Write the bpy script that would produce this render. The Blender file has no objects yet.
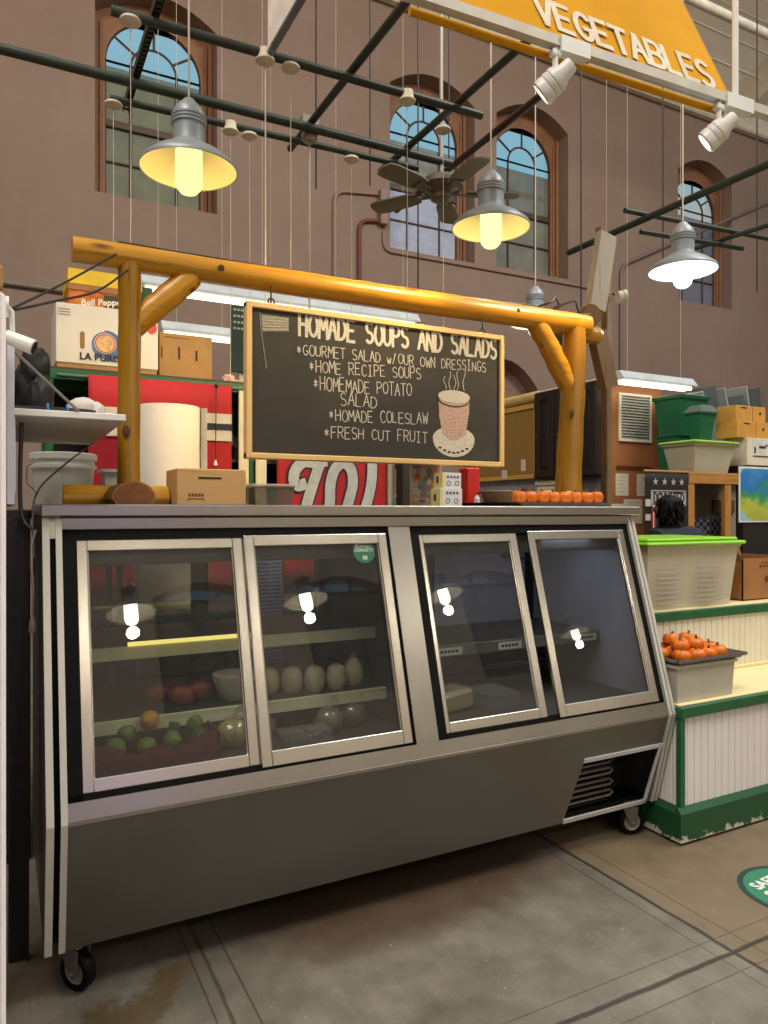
import bpy, bmesh, math, random
from mathutils import Vector, Matrix, Euler
random.seed(7)
PI = math.pi
SC = bpy.context.scene
COL = SC.collection

# ------------------------------------------------------------------ materials
def lin(c):
    if isinstance(c, str):
        c = tuple(int(c[i:i+2], 16)/255 for i in (0, 2, 4))
        return tuple((x/12.92 if x <= 0.04045 else ((x+0.055)/1.055)**2.4) for x in c)
    return c

class NT:
    def __init__(s, name):
        s.m = bpy.data.materials.new(name); s.m.use_nodes = True
        s.t = s.m.node_tree; s.t.nodes.clear()
        s.out = s.n('ShaderNodeOutputMaterial')
    def n(s, typ, **kw):
        o = s.t.nodes.new(typ)
        for k, v in kw.items(): setattr(o, k, v)
        return o
    def l(s, a, b): s.t.links.new(a, b)
    def coord(s, scale=(1, 1, 1), kind='Object', rot=(0, 0, 0)):
        tc = s.n('ShaderNodeTexCoord'); mp = s.n('ShaderNodeMapping')
        mp.inputs['Scale'].default_value = scale; mp.inputs['Rotation'].default_value = rot
        s.l(tc.outputs[kind], mp.inputs['Vector']); return mp.outputs['Vector']
    def noise(s, vec, scale=5, detail=4, rough=.55):
        o = s.n('ShaderNodeTexNoise'); o.inputs['Scale'].default_value = scale
        o.inputs['Detail'].default_value = detail; o.inputs['Roughness'].default_value = rough
        s.l(vec, o.inputs['Vector']); return o.outputs['Fac']
    def ramp(s, fac, stops):
        o = s.n('ShaderNodeValToRGB'); e = o.color_ramp.elements
        while len(e) > 1: e.remove(e[-1])
        e[0].position = stops[0][0]; e[0].color = (*lin(stops[0][1]), 1)
        for p, c in stops[1:]:
            x = e.new(p); x.color = (*lin(c), 1)
        s.l(fac, o.inputs['Fac']); return o.outputs['Color']
    def math(s, op, a, b=None, c=None):
        o = s.n('ShaderNodeMath', operation=op)
        for i, v in enumerate((a, b, c)):
            if v is None: continue
            if isinstance(v, (int, float)): o.inputs[i].default_value = v
            else: s.l(v, o.inputs[i])
        return o.outputs[0]
    def mix(s, fac, a, b, mode='MIX'):
        o = s.n('ShaderNodeMix', data_type='RGBA', blend_type=mode)
        for key, v in ((0, fac), (6, a), (7, b)):
            if isinstance(v, (int, float)): o.inputs[key].default_value = v
            elif isinstance(v, (tuple, str)): o.inputs[key].default_value = (*lin(v), 1)
            else: s.l(v, o.inputs[key])
        return o.outputs[2]
    def bsdf(s, color=None, rough=.6, metal=0, bump=None, bstr=.2, bdist=.01, spec=.5, **kw):
        b = s.n('ShaderNodeBsdfPrincipled')
        if color is not None:
            if isinstance(color, (tuple, str)): b.inputs['Base Color'].default_value = (*lin(color), 1)
            else: s.l(color, b.inputs['Base Color'])
        for k, v in (('Roughness', rough), ('Metallic', metal), ('Specular IOR Level', spec)):
            if isinstance(v, (int, float)): b.inputs[k].default_value = v
            else: s.l(v, b.inputs[k])
        for k, v in kw.items(): b.inputs[k].default_value = v
        if bump is not None:
            n = s.n('ShaderNodeBump'); n.inputs['Strength'].default_value = bstr; n.inputs['Distance'].default_value = bdist
            s.l(bump, n.inputs['Height']); s.l(n.outputs[0], b.inputs['Normal'])
        s.l(b.outputs[0], s.out.inputs['Surface']); return b

_mc = {}
def M(color, rough=.6, metal=0, var=.12, scale=9, bump=0, stretch=(1, 1, 1), spec=.5):
    """plain painted / plastic / card surface with a little procedural variation"""
    key = (color, rough, metal, var, scale, bump, stretch, spec)
    if key in _mc: return _mc[key]
    t = NT('surface'); c = lin(color)
    v = t.coord(stretch); f = t.noise(v, scale)
    a = tuple(max(0, x*(1-var)) for x in c); b = tuple(min(1, x*(1+var)) for x in c)
    col = t.ramp(f, [(.3, a), (.7, b)])
    t.bsdf(col, rough, metal, bump=f if bump else None, bstr=bump, bdist=.004, spec=spec)
    _mc[key] = t.m; return t.m

def emis(color, strength):
    key = ('e', color, strength)
    if key in _mc: return _mc[key]
    t = NT('glow'); e = t.n('ShaderNodeEmission')
    e.inputs['Color'].default_value = (*lin(color), 1); e.inputs['Strength'].default_value = strength
    t.l(e.outputs[0], t.out.inputs['Surface']); _mc[key] = t.m; return t.m

def glass(tint=(.96, .97, .96), base=.05, rough=0.0, haze=0.0):
    key = ('g', tint, base, rough, haze)
    if key in _mc: return _mc[key]
    t = NT('glass'); tr = t.n('ShaderNodeBsdfTransparent'); tr.inputs[0].default_value = (*tint, 1)
    gl = t.n('ShaderNodeBsdfGlossy'); gl.inputs['Roughness'].default_value = rough
    lw = t.n('ShaderNodeLayerWeight'); lw.inputs['Blend'].default_value = .5
    p = t.math('POWER', lw.outputs['Facing'], 5.0)
    f = t.math('MULTIPLY_ADD', p, 1-base, base)
    mx = t.n('ShaderNodeMixShader'); t.l(f, mx.inputs[0]); t.l(tr.outputs[0], mx.inputs[1]); t.l(gl.outputs[0], mx.inputs[2])
    out = mx
    if haze:
        d = t.n('ShaderNodeBsdfDiffuse'); d.inputs[0].default_value = (.5, .5, .5, 1)
        m2 = t.n('ShaderNodeMixShader'); m2.inputs[0].default_value = haze
        t.l(mx.outputs[0], m2.inputs[1]); t.l(d.outputs[0], m2.inputs[2]); out = m2
    t.l(out.outputs[0], t.out.inputs['Surface']); _mc[key] = t.m; return t.m

def milky(color, opac=.7, rough=.35):
    """translucent storage-box plastic"""
    key = ('k', color, opac)
    if key in _mc: return _mc[key]
    t = NT('milky_plastic'); v = t.coord(); f = t.noise(v, 6)
    c = lin(color); col = t.ramp(f, [(.3, tuple(x*.92 for x in c)), (.7, c)])
    b = t.bsdf(col, rough); tr = t.n('ShaderNodeBsdfTransparent'); tr.inputs[0].default_value = (*c, 1)
    tl = t.n('ShaderNodeBsdfTranslucent'); t.l(col, tl.inputs[0])
    m0 = t.n('ShaderNodeMixShader'); m0.inputs[0].default_value = .35
    t.l(b.outputs[0], m0.inputs[1]); t.l(tl.outputs[0], m0.inputs[2])
    m = t.n('ShaderNodeMixShader'); m.inputs[0].default_value = opac
    t.l(tr.outputs[0], m.inputs[1]); t.l(m0.outputs[0], m.inputs[2]); t.l(m.outputs[0], t.out.inputs['Surface'])
    _mc[key] = t.m; return t.m

def wood(c0, c1, axis, rough=.4, ring=14, knots=True):
    key = ('w', c0, c1, axis, rough, ring)
    if key in _mc: return _mc[key]
    t = NT('wood'); s = [ring, ring, ring]; s['XYZ'.index(axis)] = .9
    v = t.coord(tuple(s)); f = t.noise(v, 1.6, 6, .6)
    fine = t.noise(t.coord(tuple(x*5 for x in s)), 1.5, 3)
    g = t.math('MULTIPLY_ADD', fine, .35, t.math('MULTIPLY', f, .75))
    col = t.ramp(g, [(.34, c0), (.5, c1), (.62, c1), (.8, c0)])
    if knots:
        s2 = [9, 9, 9]; s2['XYZ'.index(axis)] = 3.1
        vo = t.n('ShaderNodeTexVoronoi'); vo.inputs['Scale'].default_value = 1.0
        t.l(t.coord(tuple(s2)), vo.inputs['Vector'])
        k = t.n('ShaderNodeMapRange'); k.inputs[1].default_value = .05; k.inputs[2].default_value = .15
        k.inputs[3].default_value = 1; k.inputs[4].default_value = 0
        t.l(vo.outputs['Distance'], k.inputs[0])
        col = t.mix(k.outputs[0], col, '4a2408')
    t.bsdf(col, rough, bump=g, bstr=.15, bdist=.004); _mc[key] = t.m; return t.m

def steel(c='b9b6b0', rough=.3, axis='X', metal=1.0):
    key = ('s', c, rough, axis, metal)
    if key in _mc: return _mc[key]
    t = NT('brushed_steel'); s = [60, 60, 60]; s['XYZ'.index(axis)] = 1.2
    f = t.noise(t.coord(tuple(s)), 3, 4); big = t.noise(t.coord(), 2.2, 3)
    cc = lin(c); col = t.ramp(big, [(.3, tuple(x*.86 for x in cc)), (.7, cc)])
    r = t.math('MULTIPLY_ADD', f, .14, rough-.07)
    t.bsdf(col, r, metal, bump=f, bstr=.05, bdist=.002); _mc[key] = t.m; return t.m

# ------------------------------------------------------------------ mesh building
class MB:
    def __init__(s): s.bm = bmesh.new()
    def _merge(s, b, mtx=None):
        if mtx is not None: bmesh.ops.transform(b, matrix=mtx, verts=b.verts)
        off = len(s.bm.verts); mp = {}
        for v in b.verts: mp[v.index] = s.bm.verts.new(v.co)
        for f in b.faces:
            try: s.bm.faces.new([mp[v.index] for v in f.verts])
            except ValueError: pass
        b.free(); return s
    def box(s, x0, x1, y0, y1, z0, z1, bev=0, mtx=None, seg=1):
        b = bmesh.new(); bmesh.ops.create_cube(b, size=1)
        for v in b.verts:
            v.co = Vector((x0 if v.co.x < 0 else x1, y0 if v.co.y < 0 else y1, z0 if v.co.z < 0 else z1))
        if bev:
            bmesh.ops.bevel(b, geom=b.edges[:], offset=bev, segments=seg, affect='EDGES', profile=.6)
        b.verts.index_update(); return s._merge(b, mtx)
    def hexa(s, pts):
        """8 corners: bottom 4 then top 4"""
        v = [s.bm.verts.new(p) for p in pts]
        for q in ((3, 2, 1, 0), (4, 5, 6, 7), (0, 1, 5, 4), (1, 2, 6, 5), (2, 3, 7, 6), (3, 0, 4, 7)):
            s.bm.faces.new([v[i] for i in q])
        return s
    def quad(s, *p):
        s.bm.faces.new([s.bm.verts.new(q) for q in p]); return s
    def prism(s, poly, d0, d1, fn):
        """poly 2d list extruded from d0 to d1; fn(a,b,d)->point"""
        A = [s.bm.verts.new(fn(a, b, d0)) for a, b in poly]; B = [s.bm.verts.new(fn(a, b, d1)) for a, b in poly]
        s.bm.faces.new(A[::-1]); s.bm.faces.new(B); n = len(poly)
        for i in range(n): s.bm.faces.new([A[i], A[(i+1) % n], B[(i+1) % n], B[i]])
        return s
    def tube(s, pts, r, seg=10, cap=True, rs=None, closed=False):
        pts = [Vector(p) for p in pts]; n = len(pts); rings = []
        up = None
        for i, p in enumerate(pts):
            if closed: t = (pts[(i+1) % n]-pts[i-1]).normalized()
            else: t = (pts[min(i+1, n-1)]-pts[max(i-1, 0)]).normalized()
            if up is None:
                a = Vector((0, 0, 1)) if abs(t.z) < .9 else Vector((1, 0, 0))
                up = (a-t*a.dot(t)).normalized()
            else:
                up = (up-t*up.dot(t)).normalized()
            w = t.cross(up); rr = rs[i] if rs else r
            rings.append([s.bm.verts.new(p+(up*math.cos(2*PI*k/seg)+w*math.sin(2*PI*k/seg))*rr) for k in range(seg)])
        m = n if closed else n-1
        for i in range(m):
            a, b = rings[i], rings[(i+1) % n]
            for k in range(seg): s.bm.faces.new([a[k], a[(k+1) % seg], b[(k+1) % seg], b[k]])
        if cap and not closed:
            s.bm.faces.new(rings[0][::-1]); s.bm.faces.new(rings[-1])
        return s
    def lathe(s, prof, c=(0, 0, 0), seg=28, rib=None, mtx=None):
        """prof: (r,z) list; rib(angle)->radius factor"""
        b = bmesh.new(); rings = []
        for r, z in prof:
            if r < 1e-6: rings.append([b.verts.new((0, 0, z))])
            else: rings.append([b.verts.new((r*(rib(2*PI*k/seg) if rib else 1)*math.cos(2*PI*k/seg), r*(rib(2*PI*k/seg) if rib else 1)*math.sin(2*PI*k/seg), z)) for k in range(seg)])
        for a, d in zip(rings, rings[1:]):
            for k in range(seg):
                q = [a[k % len(a)], a[(k+1) % len(a)], d[(k+1) % len(d)], d[k % len(d)]]
                u = []
                for v in q:
                    if v not in u: u.append(v)
                if len(u) > 2: b.faces.new(u)
        m = Matrix.Translation(c) @ (mtx if mtx is not None else Matrix())
        b.verts.index_update(); return s._merge(b, m)
    def ball(s, c, r, sub=3, sq=(1, 1, 1), jit=0):
        b = bmesh.new(); bmesh.ops.create_icosphere(b, subdivisions=sub, radius=r)
        for v in b.verts:
            k = 1+random.uniform(-jit, jit); v.co = Vector((v.co.x*sq[0]*k, v.co.y*sq[1]*k, v.co.z*sq[2]*k))
        b.verts.index_update(); return s._merge(b, Matrix.Translation(c))
    def ribbon(s, pts, w, fn, d0=0, d1=.001, closed=False):
        """flat stroke of width w along 2d pts; fn(a,b,d)->3d"""
        P = [Vector((a, b)) for a, b in pts]; n = len(P)
        if n < 2: return s
        if not closed:      # strokes are broken at sharp corners so that they stay clean
            for i in range(1, n-1):
                a, b = P[i]-P[i-1], P[i+1]-P[i]
                if a.length > 0 and b.length > 0 and a.normalized().dot(b.normalized()) < .6:
                    s.ribbon([tuple(p) for p in P[:i+1]], w, fn, d0, d1); return s.ribbon([tuple(p) for p in P[i:]], w, fn, d0+(d1-d0)*.06, d1+(d1-d0)*.06)
        L, R = [], []
        for i in range(n):
            if closed: t = P[(i+1) % n]-P[i-1]
            else: t = P[min(i+1, n-1)]-P[max(i-1, 0)]
            if t.length < 1e-9: t = Vector((1, 0))
            t.normalize(); nrm = Vector((-t.y, t.x))
            k = 1
            if 0 < i < n-1:
                a = (P[i]-P[i-1]); b = (P[i+1]-P[i])
                if a.length > 0 and b.length > 0:
                    cs = max(.35, nrm.dot(Vector((-a.normalized().y, a.normalized().x)))); k = min(1.6, 1/cs)
            q = P[i].copy()
            if not closed and i == 0: q = q-t*w*.4
            if not closed and i == n-1: q = q+t*w*.4
            L.append(q+nrm*w*.5*k); R.append(q-nrm*w*.5*k)
        m = n if closed else n-1; d1 = d1+(d1-d0)*random.uniform(0, .3)
        for i in range(m):
            j = (i+1) % n
            s.prism([L[i], R[i], R[j], L[j]], d0, d1, lambda a, b, d: fn(a, b, d))
        return s
    def build(s, name, mat, parent=None, base=(0, 0, 0), smooth=35, sub=0):
        bm = s.bm
        if not len(bm.verts): return None
        bmesh.ops.recalc_face_normals(bm, faces=bm.faces[:])
        bmesh.ops.translate(bm, vec=-Vector(base), verts=bm.verts[:])
        me = bpy.data.meshes.new(name); bm.to_mesh(me); bm.free()
        if smooth:
            for p in me.polygons: p.use_smooth = True
            try: me.set_sharp_from_angle(angle=math.radians(smooth))
            except Exception: pass
        if mat is not None: me.materials.append(mat)
        o = bpy.data.objects.new(name, me); COL.objects.link(o)
        if parent is not None: o.parent = parent
        else: o.location = base
        return o

def tag(o, label=None, cat=None, group=None, kind=None):
    if label: o['label'] = label
    if cat: o['category'] = cat
    if group: o['group'] = group
    if kind: o['kind'] = kind
    return o

class T:
    """a thing: an Empty at its base whose children are parts"""
    def __init__(s, name, label, cat, base, group=None, kind=None):
        s.b = Vector(base); s.o = bpy.data.objects.new(name, None); COL.objects.link(s.o)
        s.o.location = base; s.o.empty_display_size = .05; tag(s.o, label, cat, group, kind)
    def p(s, name, mb, mat, label=None, **kw):
        o = mb.build(name, mat, s.o, s.b, **kw)
        if label and o: o['label'] = label
        return o
    def sp(s, part, name, mb, mat, label=None, **kw):
        o = mb.build(name, mat, part, s.b, **kw)
        if label and o: o['label'] = label
        return o

def one(name, label, cat, mb, mat, base, group=None, kind=None, **kw):
    o = mb.build(name, mat, None, base, **kw); return tag(o, label, cat, group, kind)

def dup(root, loc, label=None, group=None, rotz=None):
    r = root.copy(); COL.objects.link(r); r.location = loc
    if rotz is not None: r.rotation_euler = (0, 0, rotz)
    if label: r['label'] = label
    if group: r['group'] = group
    for ch in list(root.children):
        c = ch.copy(); COL.objects.link(c); c.parent = r
        for g in list(ch.children):
            d = g.copy(); COL.objects.link(d); d.parent = c
    return r

# stroke lettering (unit box: width .7, height 1)
def arc(cx, cy, rx, ry, a0, a1, n=8):
    return [(cx+rx*math.cos(math.radians(a0+(a1-a0)*i/n)), cy+ry*math.sin(math.radians(a0+(a1-a0)*i/n))) for i in range(n+1)]
GL = {
 'A': [[(0, 0), (.35, 1), (.7, 0)], [(.14, .38), (.56, .38)]],
 'B': [[(0, 0), (0, 1)]+arc(.35, .76, .3, .24, 90, -90)+[(0, .52)], [(0, .52)]+arc(.38, .26, .32, .26, 90, -90)+[(0, 0)]],
 'C': [arc(.38, .5, .36, .5, 45, 315, 14)],
 'D': [[(0, 0), (0, 1)]+arc(.2, .5, .48, .5, 90, -90, 10)+[(0, 0)]],
 'E': [[(.6, 1), (0, 1), (0, 0), (.62, 0)], [(0, .52), (.5, .52)]],
 'F': [[(.6, 1), (0, 1), (0, 0)], [(0, .52), (.48, .52)]],
 'G': [arc(.38, .5, .36, .5, 45, 320, 14)+[(.68, .42), (.42, .42)]],
 'H': [[(0, 0), (0, 1)], [(.64, 0), (.64, 1)], [(0, .5), (.64, .5)]],
 'I': [[(.3, 0), (.3, 1)], [(.1, 1), (.5, 1)], [(.1, 0), (.5, 0)]],
 'L': [[(0, 1), (0, 0), (.58, 0)]],
 'M': [[(0, 0), (.06, 1), (.38, .4), (.7, 1), (.76, 0)]],
 'N': [[(0, 0), (0, 1), (.62, 0), (.62, 1)]],
 'O': [arc(.37, .5, .37, .5, 90, 450, 18)],
 'P': [[(0, 0), (0, 1)]+arc(.32, .74, .32, .26, 90, -90)+[(0, .48)]],
 'R': [[(0, 0), (0, 1)]+arc(.32, .74, .32, .26, 90, -90)+[(0, .48)], [(.28, .48), (.66, 0)]],
 'S': [arc(.34, .75, .3, .25, 40, 270, 10)+arc(.34, .25, .32, .25, 90, -140, 10)],
 'T': [[(0, 1), (.7, 1)], [(.35, 1), (.35, 0)]],
 'U': [[(0, 1), (0, .35)]+arc(.33, .33, .33, .33, 180, 360, 10)+[(.66, 1)]],
 'V': [[(0, 1), (.34, 0), (.68, 1)]],
 'W': [[(0, 1), (.2, 0), (.4, .7), (.6, 0), (.8, 1)]],
 'w': [[(0, .6), (.15, 0), (.3, .45), (.45, 0), (.6, .6)]],
 'Y': [[(0, 1), (.34, .5), (.68, 1)], [(.34, .5), (.34, 0)]],
 '/': [[(0, 0), (.4, 1)]],
 '*': [[(.3, .25), (.3, .85)], [(.08, .4), (.52, .7)], [(.08, .7), (.52, .4)]],
}
def letters(mb, text, a0, b0, a1, b1, h, w, fn, jit=0, slant=0, d1=.001):
    """strokes of text from (a0,b0) to (a1,b1) on a surface"""
    n = len(text); adv = Vector((a1-a0, b1-b0))/n; dirn = adv.normalized()
    perp = Vector((-dirn.y, dirn.x)); lw = adv.length*.78/.7
    for i, ch in enumerate(text):
        if ch == ' ' or ch not in GL: continue
        o = Vector((a0, b0))+adv*i; hh = h*(1+random.uniform(-jit, jit)); dy = random.uniform(-jit, jit)*h*.6
        for st in GL[ch]:
            pts = []
            for x, y in st:
                q = o+dirn*((x+slant*y)*lw)+perp*(y*hh+dy); pts.append((q.x, q.y))
            mb.ribbon(pts, w, fn, 0, d1)
    return mb
def typeset(text, size, fn, bold=0.0, align='CENTER', ext=.0006):
    """built-in font, turned into a mesh and laid on a surface by fn(a,b,d)"""
    cu = bpy.data.curves.new('lettering', 'FONT'); cu.body = text; cu.size = size; cu.align_x = align; cu.align_y = 'CENTER'
    cu.offset = bold; cu.extrude = ext; cu.resolution_u = 3
    ob = bpy.data.objects.new('lettering', cu); COL.objects.link(ob)
    dg = bpy.context.evaluated_depsgraph_get(); me = bpy.data.meshes.new_from_object(ob.evaluated_get(dg))
    mb = MB(); vs = [mb.bm.verts.new(fn(v.co.x, v.co.y, v.co.z+ext)) for v in me.vertices]
    for p in me.polygons:
        try: mb.bm.faces.new([vs[i] for i in p.vertices])
        except ValueError: pass
    bpy.data.objects.remove(ob); bpy.data.meshes.remove(me); bpy.data.curves.remove(cu)
    return mb

# ------------------------------------------------------------------ camera: looks level, turned to the right along the stall
H = 1.35
cam = bpy.data.cameras.new('camera'); camo = bpy.data.objects.new('camera', cam); COL.objects.link(camo)
camo.location = (0, 0, H); camo.rotation_euler = (PI/2, 0, -math.atan(730/1393))
cam.sensor_fit = 'VERTICAL'; cam.sensor_height = 36; cam.lens = 36*730/1024; cam.clip_start = .05
SC.camera = camo
SC.view_settings.view_transform = 'Standard'; SC.view_settings.look = 'None'; SC.view_settings.gamma = 1
SC.view_settings.use_curve_mapping = False; SC.view_settings.exposure = 0.0
SC.cycles.max_bounces = 7; SC.cycles.transparent_max_bounces = 16
SC.cycles.sample_clamp_indirect = 4.0
SC.cycles.caustics_reflective = False; SC.cycles.caustics_refractive = False
# ------------------------------------------------------------------ materials of the place
PINK = NT('pink_plaster')
_f = PINK.noise(PINK.coord(), .55, 5); _g = PINK.noise(PINK.coord(), 6, 6)
_c = PINK.ramp(PINK.math('MULTIPLY_ADD', _g, .3, PINK.math('MULTIPLY', _f, .8)), [(.3, '826d5f'), (.55, '8b7567'), (.8, '947e70')])
PINK.bsdf(_c, .85, bump=_g, bstr=.25, bdist=.01); PINK = PINK.m
WINWOOD = M('8a5f3f', .55, var=.15, scale=4)
MUNTIN = M('4c3524', .5)
CREAM = M('d9d0b8', .7, var=.05)
GREENP = M('1f5a37', .38, var=.15, scale=12)
DKGREEN = M('222d26', .5, .2, var=.2)
ALU = steel('d6d2ca', .24, 'Z'); ALUX = steel('d6d2ca', .24, 'X')
STEEL = steel('aeaba5', .3, 'X'); STEELD = steel('817e79', .42, 'X')
BLACK = M('070708', .6, spec=.2); RUBBER = M('060606', .6, spec=.15)
WHITE = M('d9d6cf', .5, var=.04); WHITEM = M('d8d8d2', .35, var=.04)
CARD = M('a07a48', .75, var=.1, scale=14); CARDD = M('7d5d36', .8, var=.1)
INK = M('1b1b1f', .7)
CHALK = NT('chalk'); _n = CHALK.noise(CHALK.coord(), 220, 3, .7)
CHALK.bsdf(CHALK.ramp(_n, [(.28, '4a463e'), (.5, 'c9c3b4'), (.8, 'd8d2c2')]), .9); CHALK = CHALK.m
CHALKP = NT('pink_chalk'); _n = CHALKP.noise(CHALKP.coord(), 160, 3, .7)
CHALKP.bsdf(CHALKP.ramp(_n, [(.3, '5a4a42'), (.5, 'b8998a'), (.8, 'd3b9a8')]), .9); CHALKP = CHALKP.m

# ------------------------------------------------------------------ floor
fm = NT('concrete_floor')
geo = fm.n('ShaderNodeNewGeometry'); sx = fm.n('ShaderNodeSeparateXYZ'); fm.l(geo.outputs['Position'], sx.inputs[0])
X_, Y_ = sx.outputs[0], sx.outputs[1]
pos = fm.coord((1, 1, 1), 'Object')
n1 = fm.noise(pos, 1.1, 6, .6); n2 = fm.noise(pos, 7, 8, .65)
br = fm.noise(fm.coord((90, 2.5, 1), 'Object'), 1.2, 4, .6)
mixn = fm.math('MULTIPLY_ADD', n2, .5, fm.math('MULTIPLY', n1, .6))
col = fm.ramp(mixn, [(.34, '4c483f'), (.52, '6d695f'), (.72, '8a8679')])
col = fm.mix(fm.math('MULTIPLY', br, .42), col, '453f36')
def line(v, at, w):
    d = fm.math('ABSOLUTE', fm.math('SUBTRACT', v, at))
    m = fm.n('ShaderNodeMapRange'); m.inputs[1].default_value = w*.6; m.inputs[2].default_value = w*1.4
    m.inputs[3].default_value = 1; m.inputs[4].default_value = 0; fm.l(d, m.inputs[0]); return m.outputs[0]
def band(v, a, b, s):
    m = fm.n('ShaderNodeMapRange', interpolation_type='SMOOTHSTEP'); m.inputs[1].default_value = a-s; m.inputs[2].default_value = a+s; fm.l(v, m.inputs[0])
    k = fm.n('ShaderNodeMapRange', interpolation_type='SMOOTHSTEP'); k.inputs[1].default_value = b-s; k.inputs[2].default_value = b+s
    k.inputs[3].default_value = 1; k.inputs[4].default_value = 0; fm.l(v, k.inputs[0])
    return fm.math('MULTIPLY', m.outputs[0], k.outputs[0])
lines = None
wob = fm.math('MULTIPLY', fm.math('SUBTRACT', n2, .5), .02)
Xw = fm.math('ADD', X_, wob); Yw = fm.math('ADD', Y_, wob)
for v, at, w, k in ((X_, .505, .003, .55), (Xw, .545, .006, .6), (X_, .61, .003, .6), (Xw, 1.99, .008, .85), (X_, 1.925, .0025, .5), (X_, 2.07, .0025, .5), (Yw, 1.487, .0085, .85),
                    (Y_, 1.56, .0025, .45), (Y_, 1.415, .0025, .45), (X_, -1.4, .008, .8), (X_, 4.6, .008, .8), (Y_, -1.6, .008, .8)):
    q = fm.math('MULTIPLY', line(v, at, w), k)
    lines = q if lines is None else fm.math('MAXIMUM', lines, q)
# ragged brown stain, with shade along the case front painted in
stain_shade = fm.math('MULTIPLY', band(fm.math('ADD', Y_, fm.math('MULTIPLY', fm.math('SUBTRACT', n1, .5), .8)), 2.06, 2.6, .12), band(X_, .7, 1.95, .3))
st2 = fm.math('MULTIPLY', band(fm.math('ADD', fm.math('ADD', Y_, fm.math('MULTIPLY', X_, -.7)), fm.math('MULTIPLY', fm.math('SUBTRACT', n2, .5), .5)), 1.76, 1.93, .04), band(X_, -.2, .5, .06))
col = fm.mix(fm.math('MULTIPLY', stain_shade, .78), col, '432d1a')
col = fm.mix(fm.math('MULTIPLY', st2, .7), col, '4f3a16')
warm = band(X_, 2.0, 9, .02)
col = fm.mix(fm.math('MULTIPLY', warm, .5), col, '75623f')
spk = fm.math('GREATER_THAN', fm.noise(fm.coord((1, 1, 1), 'Object'), 70, 1), .775)
col = fm.mix(fm.math('MULTIPLY', spk, .35), col, 'd8d2c4')
col = fm.mix(lines, col, '241e17')
hgt = fm.math('SUBTRACT', fm.math('MULTIPLY_ADD', br, .25, fm.math('MULTIPLY', n2, .3)), fm.math('MULTIPLY', lines, 1.0))
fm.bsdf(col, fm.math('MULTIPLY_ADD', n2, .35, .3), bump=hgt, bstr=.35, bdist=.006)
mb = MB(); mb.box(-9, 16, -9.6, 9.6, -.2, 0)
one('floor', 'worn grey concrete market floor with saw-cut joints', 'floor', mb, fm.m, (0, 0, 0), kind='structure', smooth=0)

# ------------------------------------------------------------------ arched openings
def arch_z(op, x):
    xa, xb, zb, zs, rise, kind = op
    u = (x-(xa+xb)/2)/((xb-xa)/2); u = max(-1, min(1, u))
    return zs+rise*math.sqrt(max(0, 1-u*u)) if kind == 'round' else zs+rise*(1-u*u)
def arch_panel(mb, x0, x1, z0, z1, ops, y, dep, N=20):
    """flat panel facing -y at y, thickness dep behind, with arched openings"""
    q = mb.quad; ops = sorted(ops); x = x0
    def seg(xa, xb, za, zb):
        if xb-xa > 1e-5: 
            q((xa, y, za), (xb, y, za), (xb, y, zb), (xa, y, zb)); q((xa, y+dep, za), (xa, y+dep, zb), (xb, y+dep, zb), (xb, y+dep, za))
    for op in ops:
        xa, xb, zb, zs, rise, kind = op
        seg(x, xa, z0, z1); seg(xa, xb, z0, zb)
        q((xa, y, zb), (xb, y, zb), (xb, y+dep, zb), (xa, y+dep, zb))
        q((xa, y, zb), (xa, y+dep, zb), (xa, y+dep, arch_z(op, xa)), (xa, y, arch_z(op, xa)))
        q((xb, y, zb), (xb, y, arch_z(op, xb)), (xb, y+dep, arch_z(op, xb)), (xb, y+dep, zb))
        for i in range(N):
            ca = xa+(xb-xa)*(1-math.cos(PI*i/N))/2; cb = xa+(xb-xa)*(1-math.cos(PI*(i+1)/N))/2
            za, zc = arch_z(op, ca), arch_z(op, cb)
            q((ca, y, za), (cb, y, zc), (cb, y, z1), (ca, y, z1))
            q((ca, y+dep, za), (ca, y+dep, z1), (cb, y+dep, z1), (cb, y+dep, zc))
            q((ca, y, za), (ca, y+dep, za), (cb, y+dep, zc), (cb, y, zc))
        x = xb
    seg(x, x1, z0, z1)
    q((x0, y, z0), (x0, y+dep, z0), (x0, y+dep, z1), (x0, y, z1)); q((x1, y, z0), (x1, y, z1), (x1, y+dep, z1), (x1, y+dep, z0))
    q((x0, y, z1), (x0, y+dep, z1), (x1, y+dep, z1), (x1, y, z1))
    return mb

WO = [(.955, 2.375, 5.05, 7.28, .26, 'seg'), (4.81, 6.24, 5.05, 7.36, .28, 'seg'), (6.64, 8.05, 5.08, 7.40, .28, 'seg'), (10.57, 12.0, 5.1, 7.40, .3, 'seg')]
NICHE = (6.0, 7.6, 0, 3.02, .66, 'seg')
mb = MB(); arch_panel(mb, -9, 16, 0, 4.4, [NICHE], 9, .4); arch_panel(mb, -9, 16, 4.4, 8.75, WO, 9, .4)
wb = mb.build('wall_back', PINK, None, (0, 0, 0), smooth=0); tag(wb, 'pink plastered hall wall with arched windows', 'wall', kind='structure')
mb = MB(); mb.box(5.9, 7.7, 9.28, 9.4, 0, 3.8)
one('trim_1', 'recessed pink panel inside the blind arch low on the wall', 'wall niche', mb, M('8f6f66', .85), (6.8, 9.28, 0), kind='structure', smooth=0)

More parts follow.
